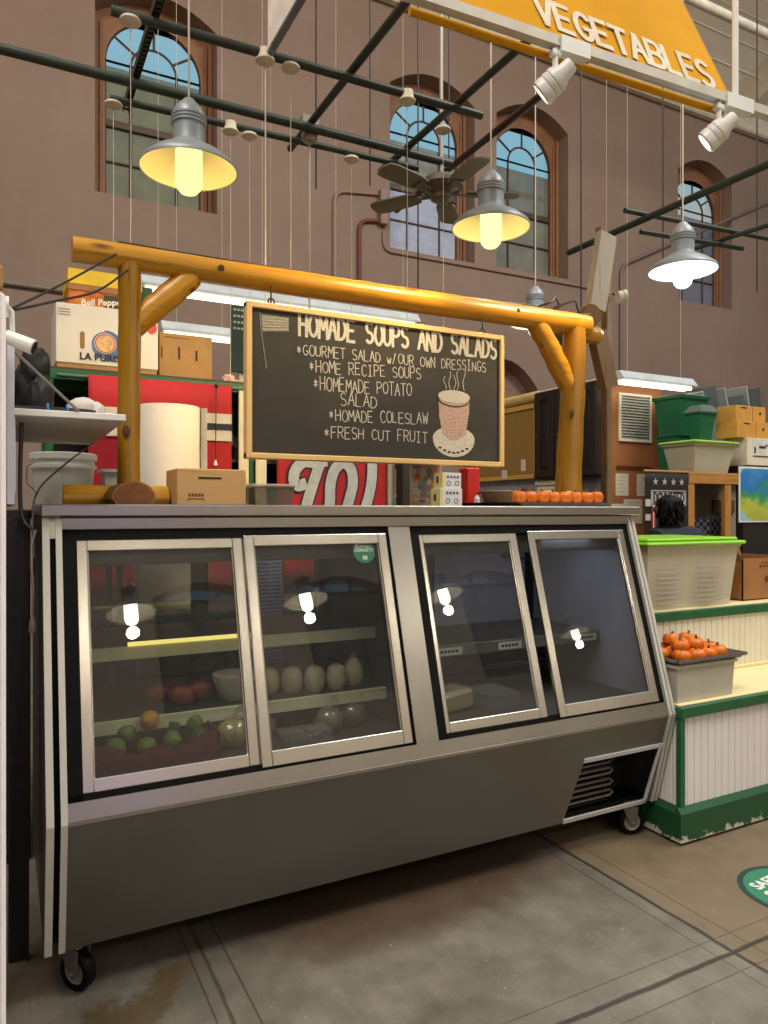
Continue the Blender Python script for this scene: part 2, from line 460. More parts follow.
WGL = glass((.93, .95, .93), .06)
def hall_window(i, op, label, blind=None, grey=None):
    xa, xb, zb, zs, rise, k = op; xc = (xa+xb)/2; y = 9.26
    t = T('window_%d' % i, label, 'window', (xc, y, zb), kind='structure')
    gl = (xa+.14, xb-.14, zb+.05, zs-.52, .56, 'round')
    mb = MB(); arch_panel(mb, xa+.005, xb-.005, zb+.005, zs-.01, [gl], y, .07)
    # the segment over the board
    pts = [(xa+.005, zs-.01)]+[(xa+.005+(xb-xa-.01)*j/16, arch_z(op, xa+(xb-xa)*j/16)-.005) for j in range(17)]+[(xb-.005, zs-.01)]
    mb.prism(pts, y, y+.07, lambda a, b, d: (a, d, b))
    # jamb mouldings proud of the board
    mb.box(xa+.004, xa+.06, y-.06, y+.01, zb+.005, zs-.01, .01); mb.box(xb-.06, xb-.004, y-.06, y+.01, zb+.005, zs-.01, .01)
    mb.box(xa+.07, xa+.10, y-.03, y+.01, zb+.005, zs-.1, .008); mb.box(xb-.10, xb-.07, y-.03, y+.01, zb+.005, zs-.1, .008)
    t.p('frame', mb, WINWOOD, smooth=20)
    m = MB(); ga, gb, gz, gs, gr, _ = gl; w = gb-ga; xl, xr = ga+w*.26, gb-w*.26
    yy = y+.03; r = .016
    def bar(p): m.tube([(a, yy, b) for a, b in p], r, 6)
    sp = gs
    bar([(xl, gz), (xl, sp)]); bar([(xr, gz), (xr, sp)])
    inr = (xr-xl)/2
    bar([((xl+xr)/2-inr*math.cos(PI*j/12), sp+inr*math.sin(PI*j/12)) for j in range(13)])
    for an in (35, 90, 145):
        ca, sa = math.cos(math.radians(an)), math.sin(math.radians(an))
        bar([((xl+xr)/2+inr*ca, sp+inr*sa), ((xl+xr)/2+w/2*ca*.99, sp+gr*sa*.98)])
    mid = gz+(sp-gz)*.55
    for z in (sp, gz+(mid-gz)*.5, (mid+sp)/2+.15 if False else sp): bar([(ga, z), (gb, z)])
    bar([((ga+gb)/2-w/2*math.cos(PI*j/20), sp+gr*math.sin(PI*j/20)) for j in range(21)])
    bar([(ga, gz), (ga, sp)]); bar([(gb, gz), (gb, sp)]); bar([(ga, gz), (gb, gz)])
    t.p('glazing_bars', m, MUNTIN)
    m = MB(); m.box(ga, gb, y+.005, y+.06, mid-.045, mid+.045, .008); t.p('meeting_rail', m, MUNTIN)
    m = MB(); pts = [(ga, gz), (gb, gz)]+[((ga+gb)/2+w/2*math.cos(PI*j/24), sp+gr*math.sin(PI*j/24)) for j in range(25)]
    m.prism(pts, y+.034, y+.038, lambda a, b, d: (a, d, b)); t.p('pane', m, WGL, smooth=0)
    if blind:
        m = MB(); m.box(ga+.01, gb-.01, y+.039, y+.043, gz, mid-.05)  # sheet added to make the lower panes bright lavender
        t.p('blind', m, blind, label='pale lavender sheet added over the lower sash for its bright panes', smooth=0)
    if grey:
        m = MB(); m.box(ga+.01, gb-.01, y+.048, y+.052, mid-.05 if blind else gz, sp-.1)
        t.p('screen', m, grey, label='grey frosted screen behind the panes', smooth=0)
    return t
SCR = milky('a8a690', .55); SCRG = milky('b9b9b4', .5)
hall_window(1, WO[0], 'arched window over the log arch, leftmost, dull green panes below blue ones', None, M('8f8560', .8, var=.2, scale=3))
hall_window(2, WO[1], 'arched window behind the ceiling fan with pale lavender lower panes', M('cfcff4', .7), M('a09d98', .8, var=.15, scale=3))
hall_window(3, WO[2], 'arched window right of the ceiling fan with dull grey panes', None, M('8a857a', .8, var=.2, scale=3))
hall_window(4, WO[3], 'narrowest-looking arched window at far right above the bright white lamp', None, M('8f8ca8', .8))

# the opposite side of the hall, behind the camera (seen only mirrored in the case)
OPW = M('d8ccb8', .85)
WP = [(-1.2, .6, 4.0, 6.4, .3, 'seg'), (2.6, 4.6, 4.0, 6.4, .3, 'seg'), (5.6, 7.6, 4.0, 6.4, .3, 'seg'), (9.6, 11.4, 4.0, 6.4, .3, 'seg')]
mb = MB(); arch_panel(mb, -9, 16, 0, 12.5, WP, -9.4, .4)
one('wall_front', 'cream hall wall on the far side of the aisle', 'wall', mb, OPW, (0, 0, 0), kind='structure', smooth=0)
mb = MB(); mb.box(-9.2, -9, -9.4, 9.4, 0, 8.75)
one('wall_left', 'plastered end wall of the hall on the left', 'wall', mb, PINK, (-9, 0, 0), kind='structure', smooth=0)
mb = MB(); mb.box(16, 16.2, -9.4, 9.4, 0, 8.75)
one('wall_right', 'plastered end wall of the hall on the right', 'wall', mb, PINK, (16, 0, 0), kind='structure', smooth=0)
for i, op in enumerate(WP):
    m = MB(); xa, xb, zb, zs, rise, k = op
    for x in (xa+.02, (2*xa+xb)/3, (xa+2*xb)/3, xb-.02): m.box(x-.03, x+.03, -9.25, -9.18, zb, arch_z(op, x))
    for z in (zb+.03, zb+.9, zb+1.8, zs-.02): m.box(xa, xb, -9.24, -9.19, z-.03, z+.03)
    m.box(xa, xb, -9.215, -9.21, zb, zs)
    tag(m.build('window_%d' % (i+5), milky('b5b3a8', .8), None, ((xa+xb)/2, -9.2, zb), smooth=0), 'tall arched window of the opposite wall', 'window', kind='structure')

# sloping plank ceiling with rafters along the far eaves
CEIL = M('efe8d6', .8, var=.04); 
def cz(y): return 8.75+(9.4-y)*.42
mb = MB(); mb.prism([(9.6, cz(9.6)), (4.2, cz(4.2)), (4.2, cz(4.2)+.15), (9.6, cz(9.6)+.15)], -9, 16, lambda a, b, d: (d, a, b))
for k in range(14): 
    y = 9.2-k*.36; mb.box(-9, 16, y-.012, y+.012, cz(y)-.012, cz(y)+.03)
ce = mb.build('ceiling', CEIL, None, (0, 0, 0), smooth=0); tag(ce, 'pale painted plank ceiling sloping up from the hall wall', 'ceiling', kind='structure')
RAF = M('d0c7b2', .7)
for i, x in enumerate((-4, 0, 4, 8, 12.2, 14.6)):
    m = MB(); m.prism([(9.0, cz(9.0)-.32), (4.2, cz(4.2)-.32), (4.2, cz(4.2)), (9.0, cz(9.0))], x-.11, x+.11, lambda a, b, d: (d, a, b))
    tag(m.build('trim_%d' % (i+2), RAF, None, (x, 6, 8), smooth=0), 'pale ceiling rafter', 'rafter', kind='structure')
m = MB(); m.box(-9, 16, 8.85, 9.0, 8.42, 8.75, .03); m.box(-9, 16, 6.6, 6.8, cz(6.7)-.5, cz(6.7)-.2)
tag(m.build('trim_8', RAF, None, (0, 9, 8.4), smooth=20), 'pale eaves beam along the top of the pink wall', 'beam', kind='structure')
m = MB(); m.tube([(5, 6.5, 7.95), (15.5, 6.45, 7.95)], .06, 14)
one('ceiling_pipe', 'fat white pipe under the plank ceiling at top right', 'pipe', m, M('e2dcc8', .5), (10, 6.5, 7.95))

# outdoors beyond the windows: the building across the street
m = MB(); m.box(-8, 34, 14, 20, 0, 9.25); m.box(-8, 34, 13.8, 14, 8.9, 9.3)
one('neighbouring_building', 'dull stone building seen through the arched windows', 'building', m, M('c9c2a8', .85, var=.15, scale=2), (8, 14, 0), smooth=0)
m = MB(); m.box(-12, 40, 9.7, 60, -.3, -.05)
tag(m.build('trim_9', M('6f6d68', .9), None, (8, 12, 0), smooth=0), 'street outside the windows', 'street', kind='structure')

# ------------------------------------------------------------------ light: daylight from the open hall roof, lamps
w = bpy.data.worlds.new('sky'); SC.world = w; w.use_nodes = True; wt = w.node_tree; wt.nodes.clear()
wo = wt.nodes.new('ShaderNodeOutputWorld'); bg = wt.nodes.new('ShaderNodeBackground')
tc = wt.nodes.new('ShaderNodeTexCoord'); sp_ = wt.nodes.new('ShaderNodeSeparateXYZ'); rp = wt.nodes.new('ShaderNodeValToRGB')
e = rp.color_ramp.elements
e[0].position = .0; e[0].color = (.62, .62, .58, 1); e[1].position = 1.0; e[1].color = (.80, .77, .72, 1)
for p, c in ((.34, (.62, .62, .58, 1)), (.40, (.34, .66, .86, 1)), (.56, (.40, .70, .90, 1)), (.66, (.74, .73, .70, 1))):
    k = e.new(p); k.color = c
wt.links.new(tc.outputs['Generated'], sp_.inputs[0]); wt.links.new(sp_.outputs[2], rp.inputs[0])
wt.links.new(rp.outputs[0], bg.inputs[0]); bg.inputs[1].default_value = .75; wt.links.new(bg.outputs[0], wo.inputs[0])
def lamp(name, kind, loc, power, col, size=.1, rot=None, spot=None, blend=.5):
    d = bpy.data.lights.new(name, kind); d.energy = power; d.color = lin(col)
    if kind == 'AREA': d.size = size
    else: d.shadow_soft_size = size
    if spot: d.spot_size = math.radians(spot); d.spot_blend = blend
    o = bpy.data.objects.new(name, d); COL.objects.link(o); o.location = loc
    if rot: o.rotation_euler = rot
    return o
# ------------------------------------------------------------------ pendant lamps
GREYL = M('8d969a', .42, .2, var=.08)
def pendant(x, y, z, s, label, cord_top, bulb, col, power, lit, shade_in='e9e6d8'):
    """z = rim height; s = scale (1 = 0.40 m shade)"""
    t = T('pendant_lamp', label, 'lamp', (x, y, z), 'barn-style pendant lamps')
    m = MB(); m.tube([(x, y, z+.28*s), (x, y, cord_top)], .0045, 6); t.p('cord', m, M('c9c0ae', .6))
    # cap and ribbed neck
    pr = [(.0, .302), (.022, .30), (.034, .285), (.056, .262), (.066, .24), (.068, .228), (.0735, .225), (.0735, .218), (.069, .215), (.0735, .211), (.0735, .204), (.069, .2), (.0735, .196), (.0735, .189), (.067, .186), (.066, .115), (.07, .10), (.0, .10)]
    m = MB(); m.lathe([(r*s, h*s) for r, h in pr], (x, y, z), 32); t.p('housing', m, GREYL)
    pr = [(.066, .116), (.074, .105), (.10, .088), (.15, .06), (.196, .022), (.203, .008), (.203, 0), (.2, -.001), (.198, .003)]
    m = MB(); m.lathe([(r*s, h*s) for r, h in pr], (x, y, z), 48); sh = t.p('shade', m, GREYL)
    pr = [(.198, .003), (.192, .02), (.146, .056), (.098, .083), (.05, .095), (.0, .096)]
    m = MB(); m.lathe([(r*s, h*s) for r, h in pr], (x, y, z), 48); t.sp(sh, 'reflector', m, M(shade_in, .5, var=.02), label='white enamel inside of the shade')
    pr = [(.045, .096), (.056, .08), (.057, -.0), (.057, -.055), (.05, -.078), (.034, -.096), (.014, -.104), (0, -.105)]
    m = MB(); m.lathe([(r*s, h*s) for r, h in pr], (x, y, z), 28); t.p('bulb', m, emis(bulb, lit), label='lit glass bulb jar')
    lamp('pendant_light', 'POINT', (x, y, z-.17*s), power, col, .05)
    return t
pendant(.705, 3.13, 2.8, 1.0, 'grey barn pendant lamp with a yellowish bulb, leftmost, over the left log post', 5.2, 'fff2a2', 'ffd890', 3, 1.3, 'efe3b0')
pendant(2.257, 3.108, 2.825, 1.0, 'grey barn pendant lamp with a yellowish bulb in front of the ceiling fan', 5.2, 'fff4b0', 'ffd890', 3.5, 1.3, 'efe6bc')
pendant(3.60, 3.03, 2.785, .97, 'grey barn pendant lamp with a bluish white bulb, at right', 5.4, 'd8fbff', 'e6f4ff', 9, 3.0, 'dff0f0')
pendant(3.43, 4.18, 2.715, .9, 'grey barn pendant lamp half hidden behind the right end of the log beam', 5.4, 'f4ffff', 'fff0d0', 6, 2.2)
for k, (x, y, p) in enumerate(((.96, -1.53, 26), (2.5, -1.5, 26), (4.05, -1.55, 26), (7.0, -3.1, 20))):
    pendant(x, y, 2.75, 1.0, ('grey barn pendant lamp over the aisle, mirrored in the first glass door', 'grey barn pendant lamp over the aisle, mirrored in the second glass door',
            'grey barn pendant lamp over the aisle, mirrored in the third glass door', 'grey barn pendant lamp over the aisle, mirrored in the last glass door')[k], 5.4, 'fff6dc', 'fff0da', p, 22)

# ------------------------------------------------------------------ overhead pipes, rods, pull cords
PIPE = M('2b352c', .45, .2, var=.25, scale=20)
def pipe(pts, r, label, mat=PIPE, name='ceiling_pipe', cat='pipe', group='dark green pipe grid'):
    m = MB(); m.tube(pts, r, 12); c = [sum(p[i] for p in pts)/len(pts) for i in range(3)]
    return one(name, label, cat, m, mat, c, group)
ZP = 3.42
pipe([(-1.6, 3.70, ZP), (2.37, 3.66, ZP)], .024, 'long dark green overhead pipe reaching in from the left frame edge')
pipe([(.40, 3.19, ZP), (2.22, 3.14, ZP)], .021, 'dark green overhead pipe, the upper one nearest the viewer, with two cord plates')
pipe([(.48, 3.87, ZP), (2.22, 3.80, ZP)], .018, 'thin dark green overhead pipe, the lowest of the three running along the stall')
pipe([(1.485, 2.48, ZP+.045), (1.49, 4.02, ZP+.045)], .02, 'dark green cross pipe ending at a metal clamp left of the chalkboard cup')
pipe([(2.09, 2.48, ZP+.043), (2.082, 4.02, ZP+.043)], .02, 'dark green cross pipe ending just left of the ceiling fan')
pipe([(2.42, 2.48, ZP+.046), (2.455, 4.5, ZP+.046)], .02, 'dark reddish-green cross pipe passing above the fan motor', M('35241f', .45, .2, var=.3))
pipe([(4.05, 2.3, ZP), (4.01, 4.48, ZP)], .024, 'dark green pipe slanting down to the left behind the bright white lamp')
pipe([(3.86, 3.74, ZP+.04), (5.6, 3.58, ZP+.04)], .018, 'dark green pipe crossing above the white lamp at right')
pipe([(4.10, 3.82, ZP-.04), (5.06, 3.70, ZP-.04)], .018, 'short dark green pipe just under the right cross pipe')
pipe([(4.82, 3.98, ZP-.0), (4.95, 3.0, ZP-.0)], .018, 'dark green pipe meeting the right frame edge low')
# perforated strut
m = MB()
for k in range(2): m.box(.56+.028*k, .564+.028*k, 2.4, 4.02, ZP+.024, ZP+.064)
for k in range(46): m.box(.56, .592, 2.4+k*.035, 2.42+k*.035, ZP+.024, ZP+.028)
m.box(.56, .592, 2.4, 4.02, ZP+.062, ZP+.066)
one('slotted_strut', 'perforated dark metal strut crossing the left arched window', 'strut', m, PIPE, (.576, 3.2, ZP))
m = MB(); m.lathe([(0, .03), (.03, .03), (.034, 0), (.034, -.02), (.045, -.03), (.045, -.055), (.03, -.07), (0, -.072)], (1.49, 3.72, ZP+.02), 18); m.box(1.44, 1.54, 3.69, 3.75, ZP+.03, ZP+.085, .006)
t = T('pipe_hanger', 'grey metal hanger bracket with a thin pale rod where the left pipes cross', 'bracket', (1.49, 3.72, ZP))
t.p('clamp', m, M('8d8a7c', .4, .5)); m = MB(); m.tube([(1.49, 3.72, ZP-.05), (1.49, 3.72, 2.2)], .006, 8); t.p('rod', m, M('a9a596', .5, .3))

PLATE = M('cfc4ae', .55, var=.06); CORDM = M('c6bda8', .7)
def reel(x, y, z0, label, cup=False):
    t = T('pull_cord', label, 'cord', (x, y, ZP-.03), 'pull cords on white plates')
    m = MB(); m.lathe([(0, .010), (.038, .010), (.043, .004), (.043, -.003), (.035, -.009), (0, -.011)], (x, y, ZP-.035), 24)
    if cup: m.lathe([(0, .05), (.03, .05), (.034, .012), (0, .012)], (x, y, ZP-.035), 18)
    t.p('plate', m, PLATE)
    m = MB(); m.tube([(x, y, ZP-.045), (x+.002, y, (ZP+z0)/2), (x, y, z0)], .0034 if 'thick' in label else .0018, 6); t.p('cord', m, CORDM)
reel(.474, 3.17, 2.33, 'pull cord on the white plate highest in the left window')
reel(.495, 3.86, 2.60, 'pull cord on the white plate ending the lowest pipe in the left window')
reel(1.085, 3.84, 2.06, 'pull cord on the white plate just right of the left pendant lamp', True)
reel(1.19, 3.84, 2.06, 'pull cord on the white plate second to the right of the left pendant lamp')
reel(1.054, 3.165, 2.06, 'thick pale pull cord under the corner of the white hanging sign', True)
reel(1.174, 3.163, 2.06, 'thin pull cord on the bare plate right of the white hanging sign')
reel(1.79, 3.82, 2.2, 'thin pull cord on the lowest pipe in front of the plain wall')
reel(1.78, 3.15, 2.06, 'pull cord hanging in front of the left pane of the fan window', True)
reel(2.085, 3.30, 2.2, 'pull cord beside the fan rod')
ROD = M('2a2422', .5, .3)
for x, z0, lab in ((1.726, 3.35, 'thin black hanger rod rising from the pipe clamp'), (2.10, 3.45, 'thin black hanger rod at the upper end of the middle cross pipe'), (2.457, 2.75, 'thin black hanger rod before the left edge of the fan window'),
                   (2.70, 3.5, 'thin black hanger rod just right of the fan rod'), (3.884, 2.9, 'thin black hanger rod between the third window and the timber post'), (4.759, 3.35, 'thin black hanger rod left of the far right window'), (5.937, 3.3, 'thin black hanger rod nearest the right frame edge')):
    m = MB(); m.tube([(x, 4.2, z0), (x, 4.2, 6.4)], .006, 6); one('hanger_rod', lab, 'rod', m, ROD, (x, 4.2, z0), 'black hanger rods')
for x, z0, lab in ((1.50, 2.1, 'faint pale wire before the plain wall above the chalkboard'), (4.338, 2.75, 'faint pale wire before the wall at right')):
    m = MB(); m.tube([(x, 4.4, z0), (x, 4.4, 6.4)], .003, 6); one('hanger_wire', lab, 'wire', m, M('a08a7c', .6), (x, 4.4, z0))

# ------------------------------------------------------------------ ceiling fan
fx, fy, fz = 2.30, 3.66, 3.245
t = T('ceiling_fan', 'dusty brown five-blade ceiling fan hanging from a pale rod', 'fan', (fx, fy, fz))
m = MB(); m.tube([(fx, fy, fz+.08), (fx, fy, 5.3)], .011, 10); t.p('down_rod', m, M('9b978c', .45, .3))
FAN = M('6a6252', .5, .15, var=.2)
m = MB(); m.lathe([(0, .10), (.03, .10), (.05, .085), (.10, .07), (.125, .045), (.128, .02), (.11, .0), (.085, -.012), (.07, -.02), (.065, -.05), (.04, -.065), (0, -.068)], (fx, fy, fz), 36); t.p('motor_housing', m, FAN)
for k in range(5):
    a = math.radians(-21.7+72*k); R = Matrix.Translation((fx, fy, fz-.01)) @ Matrix.Rotation(a, 4, 'Z') @ Matrix.Rotation(math.radians(9), 4, 'X')
    pts = [(.15, -.045), (.22, -.062), (.40, -.068), (.455, -.058), (.47, -.02), (.47, .02), (.455, .058), (.40, .068), (.22, .062), (.15, .045)]
    m = MB(); m.prism(pts, -.004, .004, lambda p, q, d: R @ Vector((p, q, d))); b = t.p('blade', m, M('6d6450', .55, var=.2))
    m = MB(); m.prism([(.07, -.02), (.13, -.012), (.2, -.04), (.2, .04), (.13, .012), (.07, .02)], -.012, -.004, lambda p, q, d: R @ Vector((p, q, d))); t.sp(b, 'blade_arm', m, FAN)

# ------------------------------------------------------------------ track rail, spotlights, yellow banner
def ry(x): return 2.02-.047*(x-1.96)
def rp_(x, dy=0, dz=0): return (x, ry(x)+dy, 3.03+dz)
t = T('track_rail', 'white lighting track running along under the yellow banner', 'rail', rp_(2.2))
m = MB()
for a, b in ((.4, 4.2),):
    m.hexa([rp_(a, -.018, -.018), rp_(b, -.018, -.018), rp_(b, .018, -.018), rp_(a, .018, -.018), rp_(a, -.018, .018), rp_(b, -.018, .018), rp_(b, .018, .018), rp_(a, .018, .018)])
t.p('rail', m, M('b9b2a4', .45, .1)); m = MB()
for a, b in ((1.765, 1.895), (2.60, 2.75)):
    m = MB(); m.hexa([rp_(a, -.024, -.036), rp_(b, -.024, -.036), rp_(b, .02, -.036), rp_(a, .02, -.036), rp_(a, -.024, .02), rp_(b, -.024, .02), rp_(b, .02, .02), rp_(a, .02, .02)]); t.p('feed_box', m, WHITEM)
m = MB(); m.tube([rp_(2.67, 0, 0), rp_(2.67, 0, 1.6)], .0125, 12); t.p('drop_rod', m, WHITEM)
def spot(x, label):
    bx, by, bz = x, ry(x), 3.0
    t = T('track_spotlight', label, 'spotlight', (bx, by, bz), 'white track spotlights')
    m = MB(); m.tube([(bx, by, bz+.01), (bx, by, bz-.085)], .011, 10); m.box(bx-.02, bx+.02, by-.015, by+.015, bz-.022, bz, .003); t.p('stem', m, WHITEM)
    d = Vector((-.47, .66, -.58)).normalized(); R = Vector((0, 0, -1)).rotation_difference(d).to_matrix().to_4x4()
    c = Vector((bx+.005, by-.01, bz-.10))
    m = MB(); m.lathe([(0, .062), (.024, .062), (.028, .056), (.03, .025), (.046, -.002), (.047, -.015), (.044, -.019), (.047, -.023), (.047, -.037), (.044, -.041), (.047, -.045), (.048, -.072), (.041, -.077), (.041, -.06)], c, 28, mtx=R); t.p('head', m, WHITEM)
    m = MB(); m.lathe([(0, -.063), (.040, -.063), (.040, -.065), (0, -.065)], c, 24, mtx=R); t.p('lens', m, emis('fff4e0', 4))
    q = c+d*.11; lamp('spot_light', 'SPOT', q, 105, 'ffdc9c', .03, Vector((0, 0, -1)).rotation_difference(d).to_euler(), 62, .7)
spot(1.755, 'white track spotlight under the banner, the left one beside the arched window')
spot(2.575, 'white track spotlight under the right corner of the banner')
# banner, leaning away at the top
def bp(x, s, d=0): return (x, ry(x)+.045+s*.40-d*.917, 3.035+s*.917+d*.40)
t = T('banner', 'yellow vinyl banner with white VEGETABLES lettering hung over the lighting track', 'banner', bp(1.9, 0))
m = MB(); N = 40
def wav(x, s): return .003*math.sin(x*9+s*5)+.002*math.sin(x*4-s*9)
g = [[m.bm.verts.new(bp(1.2+(2.735-1.2)*i/N, 1.1*j/16, wav(.5+2.155*i/N, 1.1*j/16)*min(1, j/4)*(1-(i/N)**6))) for i in range(N+1)] for j in range(17)]
for j in range(16):
    for i in range(N): m.bm.faces.new([g[j][i], g[j][i+1], g[j+1][i+1], g[j+1][i]])
BAN = M('c08a16', .85, var=.08, scale=3, spec=.08); cl = t.p('cloth', m, BAN, smooth=60)
mo = cl.modifiers.new('thick', 'SOLIDIFY'); mo.thickness = .002
m = MB(); m.tube([(x, ry(x)+.05, 3.012) for x in (1.2, 2, 2.655)], .014, 12); t.p('pole_pocket', m, BAN)
m = MB(); letters(m, 'VEGETABLES', 1.765, .140, 2.675, .098, .150, .025, lambda a, b, d: bp(a, b, d+.0062), slant=.06)
t.p('lettering', m, M('c9bfa9', .85, spec=.1), label='white painted capitals')
# white sign board at top left
t = T('hanging_sign', 'white hanging sign edge-on at top left with a red mark', 'sign', (1.067, 2.7, 3.43))
m = MB(); m.box(1.06, 1.074, 2.35, 3.15, 3.42, 4.0, .002); t.p('board', m, M('efeae0', .6))
m = MB(); m.box(1.052, 1.082, 2.34, 3.16, 3.397, 3.42, .004); t.p('edge_rail', m, M('77777a', .4, .4))
m = MB()
for k in range(3): m.prism([(2.86-.05*k, 3.60+.06*k), (2.93-.05*k, 3.62+.06*k), (2.90-.05*k, 3.72+.06*k), (2.83-.05*k, 3.70+.06*k)], 1.0585, 1.06, lambda a, b, d: (d, a, b))
t.p('red_mark', m, M('a3322c', .6), label='red printed mark')

# ------------------------------------------------------------------ conduits on the pink wall
CD = M('8f7264', .6); CR = M('6b3528', .6)
def bend(pts, r=.18):
    out = [Vector(pts[0])]
    for i in range(1, len(pts)-1):
        p = Vector(pts[i]); a = (Vector(pts[i-1])-p); b = (Vector(pts[i+1])-p); k = min(r, a.length/2, b.length/2)
        a.normalize(); b.normalize()
        for u in (0, .25, .5, .75, 1):
            out.append((p+a*k)*(1-u)**2+p*2*u*(1-u)+(p+b*k)*u*u)
    out.append(Vector(pts[-1])); return out
def conduit(pts, r, mat, label):
    m = MB(); m.tube(bend([(x, 9-r-.0005, z) for x, z in pts]), r, 10); one('conduit', label, 'conduit', m, mat, (pts[0][0], 8.96, pts[0][1]), 'conduits on the pink wall')
conduit([(-3, 3.88), (1.4, 3.84)], .028, M('7d7466', .5), 'thin grey conduit running behind the boxes at left')
conduit([(9.176, 2.6), (9.176, 5.47), (10.564, 6.13), (13.5, 7.5)], .03, M('77665e', .5), 'thin grey conduit rising from the fluorescent strip and bending right')
conduit([(3.95, 4.3), (3.95, 5.66), (4.61, 5.74)], .022, CD, 'pink painted conduit with a bend left of the fan window')
conduit([(4.32, 4.3), (4.32, 5.33), (4.61, 5.37)], .028, CR, 'red-brown conduit with a bend left of the fan window')
conduit([(4.70, 5.25), (4.70, 4.98), (8.3, 5.0), (9.08, 4.99)], .018, CD, 'pink painted conduit running below the two middle windows')
m = MB(); m.box(4.62, 4.74, 8.9, 9, 5.32, 5.8, .01); one('junction_box', 'small pink junction box at the fan window', 'box', m, CD, (4.68, 9, 5.42))

# ------------------------------------------------------------------ fluorescent fixtures
def fluor(x0, x1, y, z, label, lit=3.0, h=.075, d=.16):
    t = T('fluorescent_fixture', label, 'light fixture', ((x0+x1)/2, y, z), 'fluorescent strips')
    m = MB(); m.prism([(y-.03, z+h), (y+.03, z+h), (y+d*.5, z+.012), (y+d*.5, z), (y+d*.5-.006, z), (y-d*.5+.006, z), (y-d*.5, z), (y-d*.5, z+.012)], x0, x1, lambda a, b, c: (c, a, b))
    t.p('housing', m, M('b6bfc2', .4, .1))
    m = MB(); m.tube([(x0+.03, y-.03, z-.014), (x1-.03, y-.03, z-.014)], .014, 10); m.tube([(x0+.03, y+.035, z-.014), (x1-.03, y+.035, z-.014)], .014, 10); t.p('tube', m, emis('fff3d2', lit))
    m = MB()
    for x in (x0+.12, x1-.12): m.tube([(x, y, z+h), (x, y, 6.6)], .0016, 6)
    t.p('hanger', m, CORDM)
fluor(.84, 3.02, 5.2, 2.895, 'long fluorescent strip light behind the log beam, upper one')
fluor(1.048, 1.635, 5.6, 2.70, 'short fluorescent strip light above the plain brown carton')
fluor(1.72, 2.6, 5.6, 2.70, 'fluorescent strip light mostly hidden behind the chalkboard')
fluor(4.45, 5.32, 4.4, 2.43, 'fluorescent strip light above the brown louvred door', 4.0)
# ------------------------------------------------------------------ the deli display case
def S(x, s, d=0): return (x, 2.09+s*.2737-d*.9618, .527+s*.9618+d*.2737)
LL = math.hypot(.095, .383)
def L(x, u, d=0): return (x, 2.09+u*.095-d*.383/LL, .527-u*.383-d*.095/LL)
def sbox(mb, x0, x1, s0, s1, d0, d1):
    return mb.hexa([S(x0, s0, d1), S(x1, s0, d1), S(x1, s0, d0), S(x0, s0, d0), S(x0, s1, d1), S(x1, s1, d1), S(x1, s1, d0), S(x0, s1, d0)])
def lbox(mb, x0, x1, u0, u1, d0, d1, x0b=None, x1b=None):
    x0b = x0 if x0b is None else x0b; x1b = x1 if x1b is None else x1b
    return mb.hexa([L(x0b, u1, d1), L(x1b, u1, d1), L(x1b, u1, d0), L(x0b, u1, d0), L(x0, u0, d1), L(x1, u0, d1), L(x1, u0, d0), L(x0, u0, d0)])
XL, XR = .104, 2.430; XI, XJ = .152, 2.408
CB = (1.26, 2.6, 0)
case = T('deli_display_case', 'long stainless deli display case on casters with four slanted glass doors', 'display case', CB)
m = MB(); m.box(.098, 2.452, 2.285, 3.03, 1.337, 1.373, .004); case.p('top', m, STEEL)
m = MB(); m.box(XI, XJ, 2.308, 2.36, 1.298, 1.334, .002); case.p('header', m, STEEL)
m = MB(); m.box(XI, XJ, 2.30, 2.32, 1.3335, 1.338); case.p('shadow_gap', m, BLACK)  # black strip painted as the shade between header and top
m = MB(); sbox(m, XI, XJ, 0, .05, -.02, .0); m.box(XI, XJ, 2.088, 2.10, .52, .53); case.p('sill', m, STEEL)
m = MB(); sbox(m, 1.225, 1.312, .05, .80, -.03, .002); case.p('centre_post', m, STEEL)
# lower skirt with the compressor opening
m = MB(); lbox(m, XI, XJ, 0, .335, -.006, .0); lbox(m, XI, 1.982, .335, 1, -.006, 0, None, 1.925); lbox(m, 2.392, XJ, .335, 1, -.006, 0, 2.366, None)
case.p('front_panel', m, STEELD)
m = MB(); wd = .014
lbox(m, 1.975, 2.398, .32, .36, 0, .006); lbox(m, 1.925, 2.366, .955, 1.0, 0, .006); lbox(m, 2.380, 2.394, .335, 1, 0, .006, 2.352, 2.368)
case.p('opening_trim', m, M('c4c4c6', .4, .2))
m = MB(); m.box(1.93, 2.395, 2.33, 2.345, .15, .42)
for k in range(7): m.box(1.95, 2.2, 2.23, 2.33, .17+.034*k, .175+.034*k)
cond = case.p('condenser', m, M('17171a', .6), smooth=0)
m = MB()
for k in range(5):
    z = .19+.045*k; m.tube([(1.96, 2.225, z), (2.21, 2.225, z), (2.225, 2.225, z+.011), (2.21, 2.225, z+.022), (1.96, 2.225, z+.022)], .006, 8)
case.sp(cond, 'coil', m, M('6a625c', .45, .5), label='dusty condenser coil')
